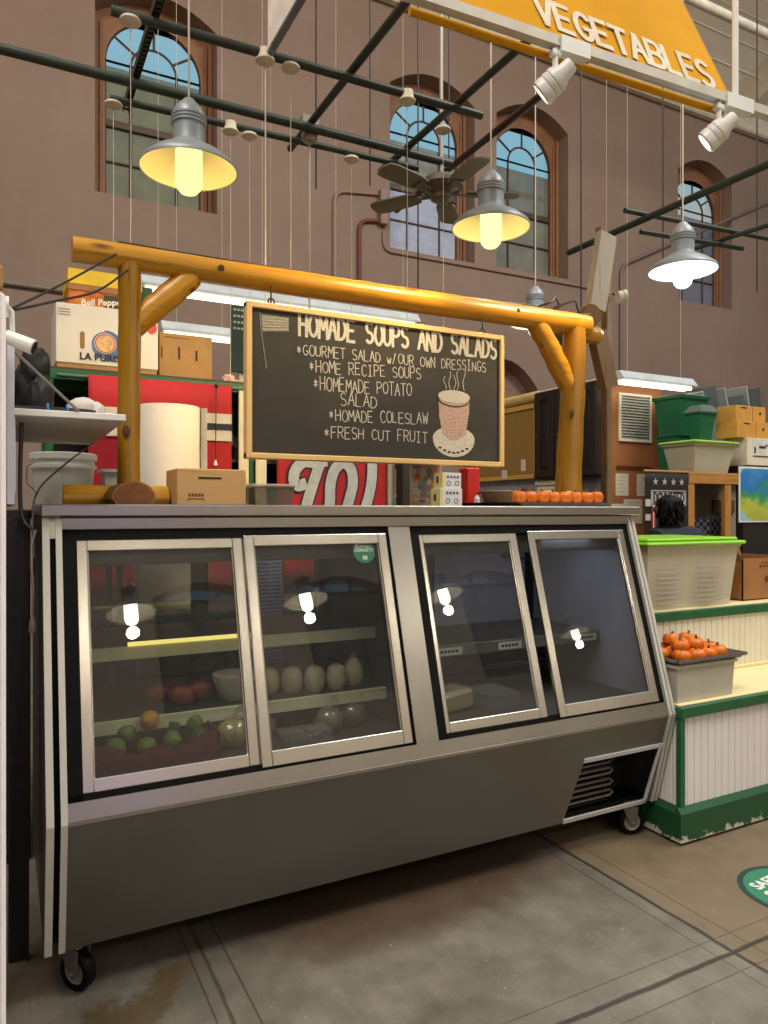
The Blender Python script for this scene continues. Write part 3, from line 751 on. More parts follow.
# ends
prof = [(2.322, 1.335), (2.09, .527), (2.185, .144), (3.0, .144), (3.0, 1.335)]
inn = [(2.335, 1.335), (2.113, .527), (2.205, .160), (2.99, .160), (2.99, 1.335)]
fx_ = lambda a, b, d: (d, a, b)
for x0, x1, g0, g1 in ((XL, XL+.012, XL+.012, .138), (.138, XI, None, None), (XJ, XJ+.008, XJ+.008, 2.42), (2.42, XR, None, None)):
    m = MB(); m.prism(prof, x0, x1, fx_); case.p('end_panel', m, M('55534f', .45, .5))
    if g0: m = MB(); m.prism(inn, g0, g1, fx_); case.p('end_core', m, BLACK)
for x0, x1 in ((XL-.001, .122), (.138, .155), (2.398, 2.4125), (2.4185, 2.4345)):
    m = MB(); sbox(m, x0, x1, -.002, .838, -.012, .008); lbox(m, x0, x1, -.004, 1.0, -.012, .008); case.p('end_trim', m, M('cbcac2', .32, .35, var=.05))
m = MB(); sbox(m, .118, .142, .775, .838, -.012, .004); case.p('end_cap', m, ALU)
# gaskets
m = MB()
for a, b in ((.155, 1.225), (1.312, 2.404)):
    sbox(m, a, a+.04, .05, .805, -.05, -.006); sbox(m, b-.04, b, .05, .805, -.05, -.006)
    sbox(m, a, b, .772, .805, -.05, -.006); sbox(m, a, b, .05, .068, -.05, -.006)
case.p('gasket', m, RUBBER)
m = MB()
for a, b in ((.19, 1.2), (1.34, 2.36)):
    for d in (-.012, -.034): sbox(m, a, b, .064, .07, d-.012, d)
case.p('door_track', m, BLACK)
DG = glass((.80, .82, .81), .05, 0, .010)
def door(x0, x1, out, label):
    d1 = .004 if out else -.012; d0 = d1-.016
    m = MB()
    sbox(m, x0, x0+.033, .058, .776, d0, d1); sbox(m, x1-.033, x1, .058, .776, d0, d1)
    sbox(m, x0+.033, x1-.033, .74, .776, d0, d1); sbox(m, x0+.033, x1-.033, .058, .103, d0, d1)
    # stepped inner lip
    sbox(m, x0+.033, x0+.038, .103, .74, d0, d1-.005); sbox(m, x1-.038, x1-.033, .103, .74, d0, d1-.005)
    D = case.p('glass_door', m, ALUX, label=label, smooth=0)
    md = D.modifiers.new('soft', 'BEVEL'); md.width = .0025; md.segments = 2; md.limit_method = 'ANGLE'
    g = MB(); sbox(g, x0+.03, x1-.03, .10, .744, d0+.004, d0+.008); case.sp(D, 'pane', g, DG, smooth=0)
    return D, d1
door(.19, .692, False, 'first glass door from the left, over limes and papaya')
D2, dd = door(.692, 1.212, True, 'second glass door, with the round green sticker')
door(1.338, 1.80, False, 'third glass door, over the wrapped cheese')
door(1.845, 2.362, True, 'fourth glass door, before the empty grey bay')
sx0, ss0 = 1.122, .715
m = MB(); m.prism([(sx0+.042*math.cos(2*PI*k/36), ss0+.042*math.sin(2*PI*k/36)) for k in range(36)], -.0072, -.006, lambda a, b, d: S(a, b, d))
stk = case.sp(D2, 'sticker', m, M('2f7f5c', .5), label='round green sticker with white print')
m = MB(); letters(m, 'SUPPORT', sx0-.03, ss0+.012, sx0+.03, ss0+.012, .008, .0022, lambda a, b, d: S(a, b, -.006+d), d1=.0008)
letters(m, 'COMMUNITY', sx0-.036, ss0-.001, sx0+.036, ss0-.001, .009, .0022, lambda a, b, d: S(a, b, -.006+d), d1=.0008)
m.prism([(sx0-.008, ss0-.03), (sx0+.01, ss0-.03), (sx0+.01, ss0-.016), (sx0-.008, ss0-.016)], -.006, -.0052, lambda a, b, d: S(a, b, d))
m.prism([(sx0-.036, ss0+.014), (sx0-.024, ss0+.034), (sx0-.012, ss0+.038), (sx0-.026, ss0+.016)], -.006, -.0052, lambda a, b, d: S(a, b, d))
case.sp(D2, 'sticker_print', m, M('d9dfd0', .6))
# inside
LIN = M('9c9ca8', .5, var=.06); LIN_DIM = M('34332f', .5)  # same liner painted pale for the lit right bay, dark for the left
m = MB(); m.box(XI, XJ, 2.16, 2.98, .55, .575); case.p('deck', m, M('55534e', .5, .4))
m = MB(); m.box(XI, XJ, 2.22, 2.98, .144, .16); case.p('base_plate', m, BLACK)
m = MB(); m.box(XI, XJ, 2.94, 2.99, .16, .66); m.box(XI, XJ, 2.94, 2.99, 1.27, 1.335)
for x in (XI, .68, 1.22, 1.75, XJ-.06): m.box(x, x+.06, 2.94, 2.99, .66, 1.27)
case.p('rear_frame', m, M('2a2928', .45, .3), smooth=0)
m = MB(); m.box(XI+.06, 1.75, 2.962, 2.966, .66, 1.27); case.p('rear_pane', m, glass((.8, .8, .8), .05, 0, .03), smooth=0)
m = MB(); m.box(1.80, XJ-.002, 2.945, 2.955, .575, 1.30); case.p('rear_panel', m, LIN, label='grey panel closing the right-hand bay')
lp = [(2.36, 1.30), (2.14, .575), (2.94, .575), (2.94, 1.30)]
m = MB(); m.prism(lp, XJ-.008, XJ-.001, fx_); case.p('liner', m, LIN, label='pale inner end wall')
m = MB(); m.prism(lp, XI+.001, XI+.006, fx_); case.p('liner', m, LIN_DIM)
m = MB(); m.prism(lp, 1.262, 1.274, fx_); case.p('divider', m, M('3d3c3a', .45, .4))
SHW = M('d8d3ae', .5, var=.04)
def shelf(x0, x1, y0, z, h, mat):
    m = MB(); m.box(x0, x1, y0+.0125, 2.92, z-.008, z-.0005); o = case.p('shelf', m, M('3d3b36', .45, .3), smooth=0); m = MB(); m.box(x0, x1, y0, y0+.012, z-h, z, .001); case.sp(o, 'shelf_edge', m, mat, smooth=0); return o
shelf(XI+.01, 1.258, 2.47, .915, .042, SHW)
shelf(XI+.01, 1.258, 2.38, .705, .042, SHW)
sh3 = shelf(1.28, XJ-.01, 2.47, .815, .045, M('77756f', .4, .5))
m = MB(); m.tube([(.36, 2.462, .924), (.80, 2.462, .924)], .007, 8); case.p('light_strip', m, emis('f6e27a', 1.6), label='lit yellowish tube along the upper left shelf')
for k, x in enumerate((1.53, 1.83, 2.25)):
    m = MB(); m.box(x, x+.12, 2.466, 2.4695, .776, .806); g = case.sp(sh3, 'price_tag', m, M('d9d9d6', .5))
    m = MB(); 
    for j in range(5): m.box(x+.015+j*.018, x+.028+j*.018, 2.4652, 2.466, .786, .797)
    case.sp(sh3, 'tag_print', m, INK)
m = MB(); m.box(XI+.02, 1.24, 2.375, 2.40, 1.185, 1.245, .004); m.box(1.29, XJ-.02, 2.375, 2.40, 1.185, 1.245, .004); m.box(XI, XJ, 2.36, 2.375, 1.20, 1.30); case.p('inner_valance', m, M('77777a', .45, .2))
lamp('bay_fill', 'AREA', (2.1, 2.46, 1.24), 1.1, 'dfe4ff', .25)  # unseen fill added to brighten the right-hand bay
m = MB(); m.box(2.20, 2.28, 2.93, 2.945, 1.12, 1.19, .004); case.p('vent_plate', m, M('2c2c30', .5))
m = MB(); m.box(1.99, 2.30, 2.80, 2.94, 1.20, 1.27, .006); case.p('evaporator', m, M('55545a', .4, .4))
m = MB(); m.tube([(2.02, 2.82, 1.2), (2.06, 2.7, 1.14), (2.2, 2.7, 1.13), (2.33, 2.75, 1.25)], .005, 8); case.p('cable', m, BLACK)
m = MB(); m.box(1.95, 2.3, 2.75, 2.76, .63, .635); m.box(1.95, 2.3, 2.72, 2.73, .65, .655); case.p('bracket', m, ALUX)
# casters
def caster(x, y, rot):
    R = Matrix.Translation((x, y, 0)) @ Matrix.Rotation(rot, 4, 'Z')
    m = MB(); m.box(-.045, .045, -.035, .035, .132, .146, .002, R)
    m.lathe([(0, .132), (.028, .132), (.028, .118), (0, .118)], (0, 0, 0), 18, mtx=R)
    for sy in (-1, 1):
        m.prism([(-.03, .120), (.035, .120), (.03, .05), (.02, .038), (.005, .042), (-.02, .09)], sy*.021, sy*.024, lambda a, b, d: R @ Vector((a, d, b)))
    c = case.p('caster', m, M('6d6a66', .5, .5, var=.3), label='swivel caster')
    m = MB(); RR = R @ Matrix.Translation((.012, 0, .055)) @ Matrix.Rotation(PI/2, 4, 'X')
    m.lathe([(.036, -.018), (.05, -.018), (.055, -.012), (.055, .012), (.05, .018), (.036, .018), (.036, -.018)], (0, 0, 0), 28, mtx=RR); w = case.sp(c, 'tyre', m, RUBBER)
    m = MB(); m.lathe([(0, -.016), (.01, -.016), (.012, -.010), (.03, -.010), (.036, -.014), (.036, .014), (.03, .010), (.012, .010), (.01, .016), (0, .016)], (0, 0, 0), 24, mtx=RR); case.sp(c, 'wheel', m, M('8c8984', .45, .3))
    m = MB(); m.tube([R @ Vector((.012, -.028, .055)), R @ Vector((.012, .028, .055))], .006, 8); case.sp(c, 'axle', m, M('9a948a', .4, .6))
caster(.185, 2.245, -.9); caster(2.33, 2.24, -.35); caster(.21, 2.9, .2); caster(2.33, 2.9, .3)

# ------------------------------------------------------------------ food inside the case
def produce(name, label, cat, m, mat, base, group=None, parts=()):
    if not parts: return one(name, label, cat, m, mat, base, group)
    t = T(name, label, cat, base, group); t.p('body', m, mat)
    for n, mm, mt in parts: t.p(n, mm, mt)
    return t
t = T('produce_crate', 'dark red plastic crate holding limes behind the first glass door', 'crate', (.41, 2.38, .575))
m = MB(); x0, x1, y0, y1, z0, z1 = .22, .60, 2.24, 2.50, .575, .67
m.box(x0+.01, x1-.01, y0+.01, y1-.01, z0, z0+.006)
for k in range(2):
    yy = (y0, y1-.006)[k]; pts = [(x0, z0), (x1, z0), (x1, z1), (x1-.03, z1+.004)]+[(x1-.05-(x1-x0-.1)*j/10, z1-.03*math.sin(PI*j/10)*(1-.5*math.cos(4*PI*j/10))) for j in range(11)]+[(x0+.03, z1+.004), (x0, z1)]
    m.prism(pts, yy, yy+.006, lambda a, b, d: (a, d, b))
m.box(x0, x0+.006, y0, y1, z0, z1); m.box(x1-.006, x1, y0, y1, z0, z1); m.box(x0-.006, x1+.006, y0-.006, y0+.002, z1-.055, z1-.045)
t.p('basket', m, M('5d0f24', .35), smooth=0)
LIME = M('587414', .4, var=.25, scale=30); LEM = M('b5820f', .42, var=.15, scale=40); GRN = M('36500f', .5, var=.3, scale=30)
def citrus(x, y, z, r, mat, name, label, cat, g):
    r *= .84
    m = MB(); m.lathe([(0, -1.12*r), (.12*r, -1.08*r), (.3*r, -.95*r), (.7*r, -.7*r), (.95*r, -.3*r), (r, 0), (.95*r, .3*r), (.7*r, .7*r), (.3*r, .95*r), (.12*r, 1.1*r), (0, 1.14*r)], (x, y, z), 18, mtx=Matrix.Rotation(random.uniform(.6, 1.6), 4, 'X') @ Matrix.Rotation(random.uniform(-.8, .8), 4, 'Y'))
    one(name, label, cat, m, mat, (x, y, z-r), g)
for k, (x, y, z, r, mt, n, lab) in enumerate((
    (.30, 2.30, .645, .037, LIME, 'lime', 'lime at the left front corner of the dark red crate'), (.39, 2.29, .64, .035, LIME, 'lime', 'lime at the front of the dark red crate under the yellow lemon'),
    (.47, 2.31, .642, .035, LIME, 'lime', 'lime at the front middle of the dark red crate'), (.55, 2.30, .645, .034, GRN, 'lime', 'dark lime at the right front of the dark red crate'),
    (.345, 2.38, .66, .036, LIME, 'lime', 'lime in the second row of the crate, left of the yellow lemon'), (.41, 2.36, .70, .036, LEM, 'lemon', 'yellow lemon on top of the limes in the dark red crate'),
    (.49, 2.40, .66, .035, GRN, 'lime', 'dark lime behind the lemon in the dark red crate'), (.555, 2.39, .665, .036, LIME, 'lime', 'lime at the back right of the dark red crate'))):
    citrus(x, y, z, r, mt, n, lab, n, 'limes in the crate')
YM = M('b59a4a', .6, var=.3, scale=20); BAG = glass((.93, .93, .9), .12, .15, .12)
def bagged(x, y, z, r, mat, label, n='bagged_vegetable', cat='vegetable'):
    t = T(n, label, cat, (x, y, z)); m = MB(); m.ball((x, y, z+r*.85), r, 3, (1, .9, .85), .05); t.p('vegetable', m, mat)
    m = MB(); m.ball((x, y, z+r*.9), r*1.07, 3, (1, .95, .9), .04); m.tube([(x, y, z+r*1.75), (x+.01, y, z+r*2.1), (x+.03, y-.01, z+r*2.4)], .01, 8, rs=[.012, .006, .016]); t.p('bag', m, BAG)
bagged(.675, 2.36, .576, .055, YM, 'yellowish bagged root vegetable behind the inner edge of the first door')
bagged(.79, 2.42, .576, .05, M('8c8672', .6, var=.2), 'grey bagged root vegetable behind the left stile of the second door')
bagged(1.02, 2.36, .576, .05, M('6f6a3d', .6, var=.3), 'greenish bagged squash low behind the second door')
bagged(1.13, 2.40, .576, .048, M('5e5c46', .6, var=.3), 'dark bagged squash in the lower right corner of the second door')
for k, (x, c, lab) in enumerate(((.84, '2d2e22', 'clear clamshell of dark leaves, low left behind the second door'), (.93, '35321f', 'clear clamshell of dark leaves, low centre behind the second door'))):
    t = T('salad_clamshell', lab, 'food box', (x, 2.30, .576)); m = MB(); m.hexa([(x-.05, 2.22, .576), (x+.05, 2.22, .576), (x+.05, 2.32, .576), (x-.05, 2.32, .576), (x-.042, 2.23, .632), (x+.042, 2.23, .632), (x+.042, 2.31, .632), (x-.042, 2.31, .632)])
    t.p('shell', m, BAG, smooth=0); m = MB()
    for j in range(7): m.ball((x+random.uniform(-.025, .025), 2.27+random.uniform(-.022, .022), .598+random.uniform(0, .008)), .012, 2, (1, 1, .6), .1)
    t.p('leaves', m, M(c, .6, var=.5, scale=40))
PAP = M('7a2a16', .45, var=.35, scale=14)
for k, (x, y, lab) in enumerate(((.53, 2.46, 'red papaya piece on the middle shelf, left of the white bowl'), (.60, 2.50, 'orange red papaya piece touching the white bowl on the middle shelf'), (.46, 2.52, 'red papaya piece on the middle shelf, leftmost'))):
    m = MB(); m.ball((x, y, .74), .04, 3, (1.15, .8, .85), .03); one('papaya', lab, 'fruit', m, PAP, (x, y, .706), 'papayas on the middle shelf')
m = MB(); m.lathe([(0, 0), (.04, 0), (.05, .01), (.07, .07), (.074, .09), (.07, .09), (.062, .06), (.04, .014), (0, .012)], (.71, 2.47, .7055), 30)
one('white_bowl', 'white bowl on the middle shelf behind the inner edge of the first door', 'bowl', m, M('c9c4b8', .4), (.71, 2.47, .7055))
m = MB()
for k in range(9): m.ball((.63+.045*(k % 4), 2.62+.05*(k//4), .745+.02*(k % 3)), .035, 2, (1.3, 1, .8), .15)
one('salad_greens', 'dark leafy greens heaped behind the white bowl', 'greens', m, M('2c3218', .6, var=.5, scale=30), (.7, 2.65, .706), kind='stuff')
COCO = M('b5aa88', .6, var=.1, scale=30)
def coconut(x, y, cone, label):
    t = T('young_coconut', label, 'coconut', (x, y, .7055), 'trimmed young coconuts')
    m = MB(); r = .039
    pr = [(0, 0), (r*.75, 0), (r*.95, .02), (r, .045), (r*.92, .062)]+([(r*.35, .098), (0, .108)] if cone else [(r*.75, .078), (r*.35, .086), (0, .088)])
    m.lathe(pr, (x, y, .7055), 14); t.p('husk', m, COCO, smooth=25)
    m = MB(); z = .7055+(.104 if cone else .085); m.lathe([(0, .006), (.010, .006), (.013, 0), (0, -.001)], (x, y, z), 12); t.p('tip', m, M('8a7a3a', .7))
for x, y, cn, lab in ((.845, 2.50, False, 'trimmed white coconut, first from left on the middle shelf'), (.925, 2.48, False, 'trimmed white coconut, second from left on the middle shelf'), (1.005, 2.46, False, 'trimmed white coconut, third from left on the middle shelf'),
    (1.087, 2.45, False, 'trimmed white coconut with a green-tinged top, fourth from left on the middle shelf'), (1.17, 2.48, True, 'trimmed white coconut cut to a clear cone, fifth from left'), (1.215, 2.58, True, 'trimmed white coconut in the corner behind the cone-shaped one')):
    coconut(x, y, cn, lab)
t = T('wrapped_cheese', 'pale yellow wrapped block of cheese low behind the third door', 'cheese', (1.55, 2.42, .576))
m = MB(); m.box(1.47, 1.64, 2.36, 2.48, .577, .655, .012, Matrix.Translation((1.55, 2.42, 0)) @ Matrix.Rotation(.25, 4, 'Z') @ Matrix.Translation((-1.55, -2.42, 0))); t.p('block', m, M('b9a86a', .5))
m = MB(); m.box(1.46, 1.65, 2.35, 2.49, .576, .662, .02, Matrix.Translation((1.55, 2.42, 0)) @ Matrix.Rotation(.25, 4, 'Z') @ Matrix.Translation((-1.55, -2.42, 0))); t.p('film', m, BAG)
m = MB(); m.hexa([(1.70, 2.34, .576), (1.83, 2.34, .576), (1.83, 2.5, .576), (1.70, 2.5, .576), (1.69, 2.33, .63), (1.84, 2.33, .63), (1.84, 2.51, .63), (1.69, 2.51, .63)])
one('deli_tub', 'clear empty tub beside the wrapped cheese', 'tub', m, BAG, (1.76, 2.42, .576), smooth=0)

# ------------------------------------------------------------------ log arch on top of the case
LOGX = wood('6b4305', 'bd8614', 'X', .33); LOGZ = wood('523606', '986c0c', 'Z', .33); LOGY = wood('6d480e', '9c6e16', 'Y'); ENDG = M('7a4a1c', .6, var=.2, scale=30)
def log(mb, pts, r, wob=.004, seg=20):
    n = 14; P = []; A, B = Vector(pts[0]), Vector(pts[1]); rs = []
    for i in range(n+1):
        u = i/n; P.append(A.lerp(B, u)+Vector((0, math.sin(u*7)*wob, math.cos(u*5)*wob*.6))); rs.append((r[0]+(r[1]-r[0])*u)*(1+.03*math.sin(u*23)))
    return mb.tube(P, r[0], seg, rs=rs)
ar = T('log_arch', 'varnished yellow log arch standing on the display case', 'arch', (1.35, 2.6, 1.373))
m = MB(); log(m, [(.205, 2.6, 2.212), (2.44, 2.6, 2.226)], (.041, .050)); bm_ = ar.p('beam', m, LOGX)
m = MB(); log(m, [(.383, 2.6, 1.378), (.386, 2.6, 2.235)], (.037, .037)); ar.p('post', m, LOGZ)
m = MB(); log(m, [(2.325, 2.6, 1.378), (2.365, 2.6, 2.20)], (.062, .052)); ar.p('post', m, LOGZ)
m = MB(); log(m, [(.385, 2.62, 1.975), (.60, 2.618, 2.19)], (.045, .043)); ar.p('brace', m, LOGX)
m = MB(); log(m, [(2.335, 2.6, 1.93), (2.14, 2.6, 2.20)], (.047, .045)); ar.p('brace', m, LOGX)
hl = [(math.cos(PI*k/10), math.sin(PI*k/10)) for k in range(11)]
def halflog(mb, axis, a0, a1, c, z, w, h):
    pts = [(-w*.8, 0)]+[(-w*x, h*.25+h*.75*y) for x, y in hl]+[(w*.8, 0)]
    if axis == 'Y': mb.prism(pts, a0, a1, lambda a, b, d: (c+a, d, z+b))
    else: mb.prism(pts, a0, a1, lambda a, b, d: (d, c+a, z+b))
    return mb
m = MB(); halflog(m, 'Y', 2.37, 2.97, .366, 1.374, .066, .072); f1 = ar.p('foot', m, LOGY)
m = MB(); halflog(m, 'Y', 2.368, 2.3705, .366, 1.376, .06, .066); ar.sp(f1, 'cut_end', m, ENDG, label='brown sawn end')
m = MB(); halflog(m, 'X', .18, .515, 2.62, 1.374, .04, .066); ar.p('foot', m, LOGX)
m = MB(); halflog(m, 'Y', 2.585, 2.97, 2.392, 1.374, .046, .078); f2 = ar.p('foot', m, LOGY)
m = MB(); halflog(m, 'Y', 2.583, 2.5855, 2.392, 1.376, .042, .072); ar.sp(f2, 'cut_end', m, ENDG, label='brown sawn end')
m = MB(); halflog(m, 'X', 2.1, 2.43, 2.64, 1.374, .04, .07); ar.p('foot', m, LOGX)
for x, y, z in ((.69, 2.557, 2.215), (2.0, 2.553, 2.23)):
    m = MB(); m.lathe([(0, .003), (.009, .003), (.012, 0), (0, -.002)], (x, y, z), 10, mtx=Matrix.Rotation(PI/2, 4, 'X')); ar.sp(bm_, 'knot', m, M('3a1c08', .7))
for P_, c_ in ((ar, (.392, 2.564, 1.905)), (ar, (2.375, 2.548, 1.93)), (ar, (2.30, 2.548, 1.80)), (ar, (.37, 2.564, 1.62))):
    m = MB(); m.lathe([(0, .0012), (.009, .001), (.013, -.001), (0, -.004)], c_, 14, mtx=Matrix.Rotation(PI/2, 4, 'X') @ Matrix.Scale(1.7, 4, (0, 1, 0))); P_.p('knot', m, M('40220a', .6), label='dark knot')
# cables
CABB = M('17161a', .5)
def cable(pts, r, label, mat=CABB, n=8):
    P = [Vector(p) for p in pts]; out = []
    for i in range(len(P)-1):
        p0 = P[max(i-1, 0)]; p1 = P[i]; p2 = P[i+1]; p3 = P[min(i+2, len(P)-1)]
        for k in range(n):
            u = k/n; out.append(.5*((2*p1)+(p2-p0)*u+(2*p0-5*p1+4*p2-p3)*u*u+(3*p1-p0-3*p2+p3)*u**3))
    out.append(P[-1]); m = MB(); m.tube(out, r, 7); return one('cable', label, 'cable', m, mat, tuple(P[0]))
cable([(.35, 2.6, 2.262), (.8, 2.605, 2.262), (1.4, 2.605, 2.266), (1.9, 2.605, 2.272), (2.15, 2.6, 2.28)], .004, 'thin black cable lying along the top of the log beam')
cable([(2.15, 2.6, 2.279), (2.2, 2.57, 2.30), (2.25, 2.6, 2.335), (2.3, 2.63, 2.30), (2.24, 2.60, 2.282), (2.33, 2.57, 2.32), (2.38, 2.6, 2.31), (2.42, 2.62, 2.285), (2.47, 2.6, 2.284)], .005, 'tangle of black cable on the right end of the log beam')

# ------------------------------------------------------------------ chalkboard hanging from the beam
bx0, bz0 = .775, 1.542; BW, BH = 1.14, .566
FR = wood('bd9450', 'dcb878', 'X', .5, 20, False); FRZ = wood('bd9450', 'dcb878', 'Z', .5, 20, False)
cb = T('chalkboard', 'black chalkboard menu in a thin pine frame hanging from the log beam', 'chalkboard', (bx0+BW/2, 2.56, bz0))
m = MB(); m.box(bx0+.008, bx0+BW-.008, 2.548, 2.572, bz0+.008, bz0+BH-.008)
BRD = NT('slate'); _n = BRD.noise(BRD.coord((1, 1, 2)), 3.5, 5, .6); BRD.bsdf(BRD.ramp(_n, [(.3, '26231f'), (.75, '37332d')]), .75); cb.p('board', m, BRD.m, smooth=0)
m = MB(); f = .022
m.box(bx0, bx0+BW, 2.538, 2.575, bz0, bz0+f, .003); m.box(bx0, bx0+BW, 2.538, 2.575, bz0+BH-f, bz0+BH, .003); fr_ = cb.p('frame', m, FR)
for q_ in (bx0, bx0+BW-f): m = MB(); m.box(q_, q_+f, 2.537, 2.576, bz0+.001, bz0+BH-.001, .003); cb.sp(fr_, 'stile', m, FRZ)
m = MB()
for x in (bx0+.1, bx0+BW-.1):
    m.tube([(x, 2.56, bz0+BH-.01), (x, 2.56, 2.18)], .003, 6); m.tube([(x+.012*math.cos(a), 2.56, bz0+BH+.012+.012*math.sin(a)) for a in [2*PI*k/12 for k in range(12)]], .003, 6, closed=True)
cb.p('hanger', m, ROD)
cf = lambda a, b, d: (bx0+a, 2.5478-d, bz0+b)
for w_, i0 in (('HOMADE', 0), ('SOUPS', 7), ('AND', 13), ('SALADS', 17)):
    ad = .907/23; m = MB(); letters(m, w_, .205+ad*i0, .466, .205+ad*(i0+len(w_)), .465, .080, .0118, cf, .05); cb.p('heading_word', m, CHALK, label='chalk capitals reading '+w_)
m = MB()
for tx, a0, b0, a1, b1, h in (('*GOURMET SALAD w/OUR OWN DRESSINGS', .195, .392, 1.055, .402, .040), ('*HOME RECIPE SOUPS', .245, .331, .735, .346, .044), ('*HOMEMADE POTATO', .262, .267, .69, .275, .048), ('SALAD', .372, .217, .535, .215, .046), ('*HOMADE COLESLAW', .325, .153, .765, .166, .043), ('*FRESH CUT FRUIT', .305, .090, .765, .090, .041)):
    letters(m, tx, a0, b0, a1, b1, h, .0033, cf, .10)
cb.p('menu_lines', m, CHALK, label='six thin chalk menu lines')
m = MB(); m.ribbon([(.053, .528), (.058, .46), (.078, .33)], .003, cf)
m.prism([(.062, .462), (.163, .474), (.163, .524), (.058, .524)], 0, .0008, cf); fl = cb.p('flag_drawing', m, M('8f897c', .9, var=.3, scale=120), label='little chalk flag on a stick')
m = MB()
for k in range(5): m.ribbon([(.062, .470+.011*k), (.162, .480+.0095*k)], .0022, lambda a, b, d: cf(a, b, d+.0008))
cb.sp(fl, 'stripe', m, CHALK)
# cup and saucer in chalk
m = MB(); el = lambda cx, cy, rx, ry, a0=0, a1=360, n=28: [(cx+rx*math.cos(math.radians(a0+(a1-a0)*k/n)), cy+ry*math.sin(math.radians(a0+(a1-a0)*k/n))) for k in range(n+1)]
m.prism(el(.888, .112, .103, .076, 180, 360)+el(.888, .112, .103, .05, 0, 180), 0, .0005, cf); cu = cb.p('cup_drawing', m, CHALK, label='chalk drawing of a steaming soup cup on a saucer')
m = MB(); m.prism([(.812, .285), (.966, .288), (.962, .22), (.945, .13), (.90, .105), (.865, .105), (.832, .13), (.815, .2)], .0005, .001, cf); cb.sp(cu, 'bowl', m, CHALKP, label='pinkish chalk bowl')
m = MB(); m.prism(el(.888, .287, .078, .026), .001, .0014, cf); cb.sp(cu, 'soup', m, CHALK)
m = MB(); m.ribbon(el(.888, .276, .076, .03, 180, 360), .004, lambda a, b, d: cf(a, b, d+.0014))
for k in range(7): m.ball(cf(.82+.022*k, .078-.025*math.sin(PI*(k+.5)/7), .0006), .009, 2, (1, .05, .5))
cb.sp(cu, 'shading', m, M('2a2723', .85))
m = MB()
for cx, h in ((.845, .06), (.868, .085), (.892, .07), (.905, .09), (.935, .10)):
    m.ribbon([(cx+.005*math.sin(k*.75+cx*90)+.012*(cx-.888)*k, .316+h*.85*k/8) for k in range(9)], .0026, cf)
cb.sp(cu, 'steam', m, CHALK)

# ------------------------------------------------------------------ things standing on the case
ZT = 1.3735
t = T('slotted_box', 'plain brown wooden box with a slot, on the case beside the left log foot', 'box', (.64, 2.59, ZT))
m = MB(); m.box(.523, .762, 2.50, 2.68, ZT, 1.498, .003); BXM = wood('a87a46', 'c39a63', 'X', .7, 10, False); t.p('body', m, BXM)
m = MB(); m.box(.595, .675, 2.4985, 2.501, 1.464, 1.470); t.p('slot', m, M('241608', .8), label='dark slot')
m = MB(); 
for k in range(5): m.box(.561+.011*k, .569+.011*k, 2.4988, 2.5005, 1.404, 1.413)
m.box(.56, .615, 2.4988, 2.5005, 1.394, 1.397); m.box(.56, .562, 2.4988, 2.5005, 1.387, 1.397); m.box(.613, .615, 2.4988, 2.5005, 1.387, 1.397)
t.p('stamp', m, M('6b4a2a', .8))
t = T('plastic_container', 'low clear plastic container with a lid, right of the slotted box', 'container', (.87, 2.6, ZT))
m = MB(); m.hexa([(.81, 2.54, ZT), (.945, 2.54, ZT), (.945, 2.68, ZT), (.81, 2.68, ZT), (.80, 2.53, 1.44), (.955, 2.53, 1.44), (.955, 2.69, 1.44), (.80, 2.69, 1.44)]); t.p('tub', m, milky('b9b4a8', .35))
m = MB(); m.box(.795, .96, 2.525, 2.695, 1.44, 1.452, .004); t.p('lid', m, milky('d8d4c8', .6))
def teabox(x0, x1, z0, z1, y0, label):
    t = T('small_carton', label, 'box', ((x0+x1)/2, y0+.06, z0), 'small white cartons'); m = MB(); m.box(x0, x1, y0, y0+.07, z0, z1, .001); t.p('carton', m, M('d8d8d8', .5, var=.03))
    m = MB(); m.box(x0-.0008, x0+.012, y0-.0008, y0+.0708, z0+.002, z1-.002); t.p('yellow_panel', m, M('d8cc8a', .5))
    m = MB(); cx = (x0+.012+x1)/2
    for k in range(2):
        for a in ((-.022, .018)[k],): m.ribbon(el(cx+a, z0+.022, .009, .009), .0025, lambda p, q, d: (p, y0-.0006-d, q), 0, .0006)
    for k in range(4): m.box(cx-.03+.016*k, cx-.02+.016*k, y0-.0012, y0, z1-.022, z1-.012)
    t.p('print', m, M('5a5c70', .6), label='grey printing')
    m = MB(); m.box(x0-.0016, x0-.0008, y0+.03, y0+.045, z0+.022, z0+.05); t.p('dark_mark', m, INK)
teabox(1.565, 1.672, ZT, 1.445, 2.5, 'small white and yellow carton on the case, lower of the two stacked')
teabox(1.58, 1.67, 1.4455, 1.51, 2.505, 'small white and yellow carton, upper of the two stacked under the chalkboard')
t = T('leaflet_holder', 'colourful picture leaflet standing on the case left of the small cartons', 'leaflet', (1.53, 2.75, ZT))
m = MB(); m.box(1.575, 1.73, 2.75, 2.765, ZT, 1.60, .002); t.p('card', m, M('c9bfae', .5))
m = MB(); pal = ['5a60c0', 'e0c070', 'b04a3a', 'b9bdc8', 'f0d8a0', '5a8a58', 'b07ab0', 'e09a50']
vo = NT('leaflet_print'); vv = vo.n('ShaderNodeTexVoronoi'); vv.inputs['Scale'].default_value = 42; vo.l(vo.coord(), vv.inputs['Vector']); sp2 = vo.n('ShaderNodeSeparateColor'); vo.l(vv.outputs['Color'], sp2.inputs[0])
vo.bsdf(vo.ramp(sp2.outputs[0], [(i/8, c) for i, c in enumerate(pal)]), .5)
m.box(1.582, 1.723, 2.7485, 2.7505, ZT+.02, 1.59); t.p('picture', m, vo.m, label='picture of many small coloured figures')
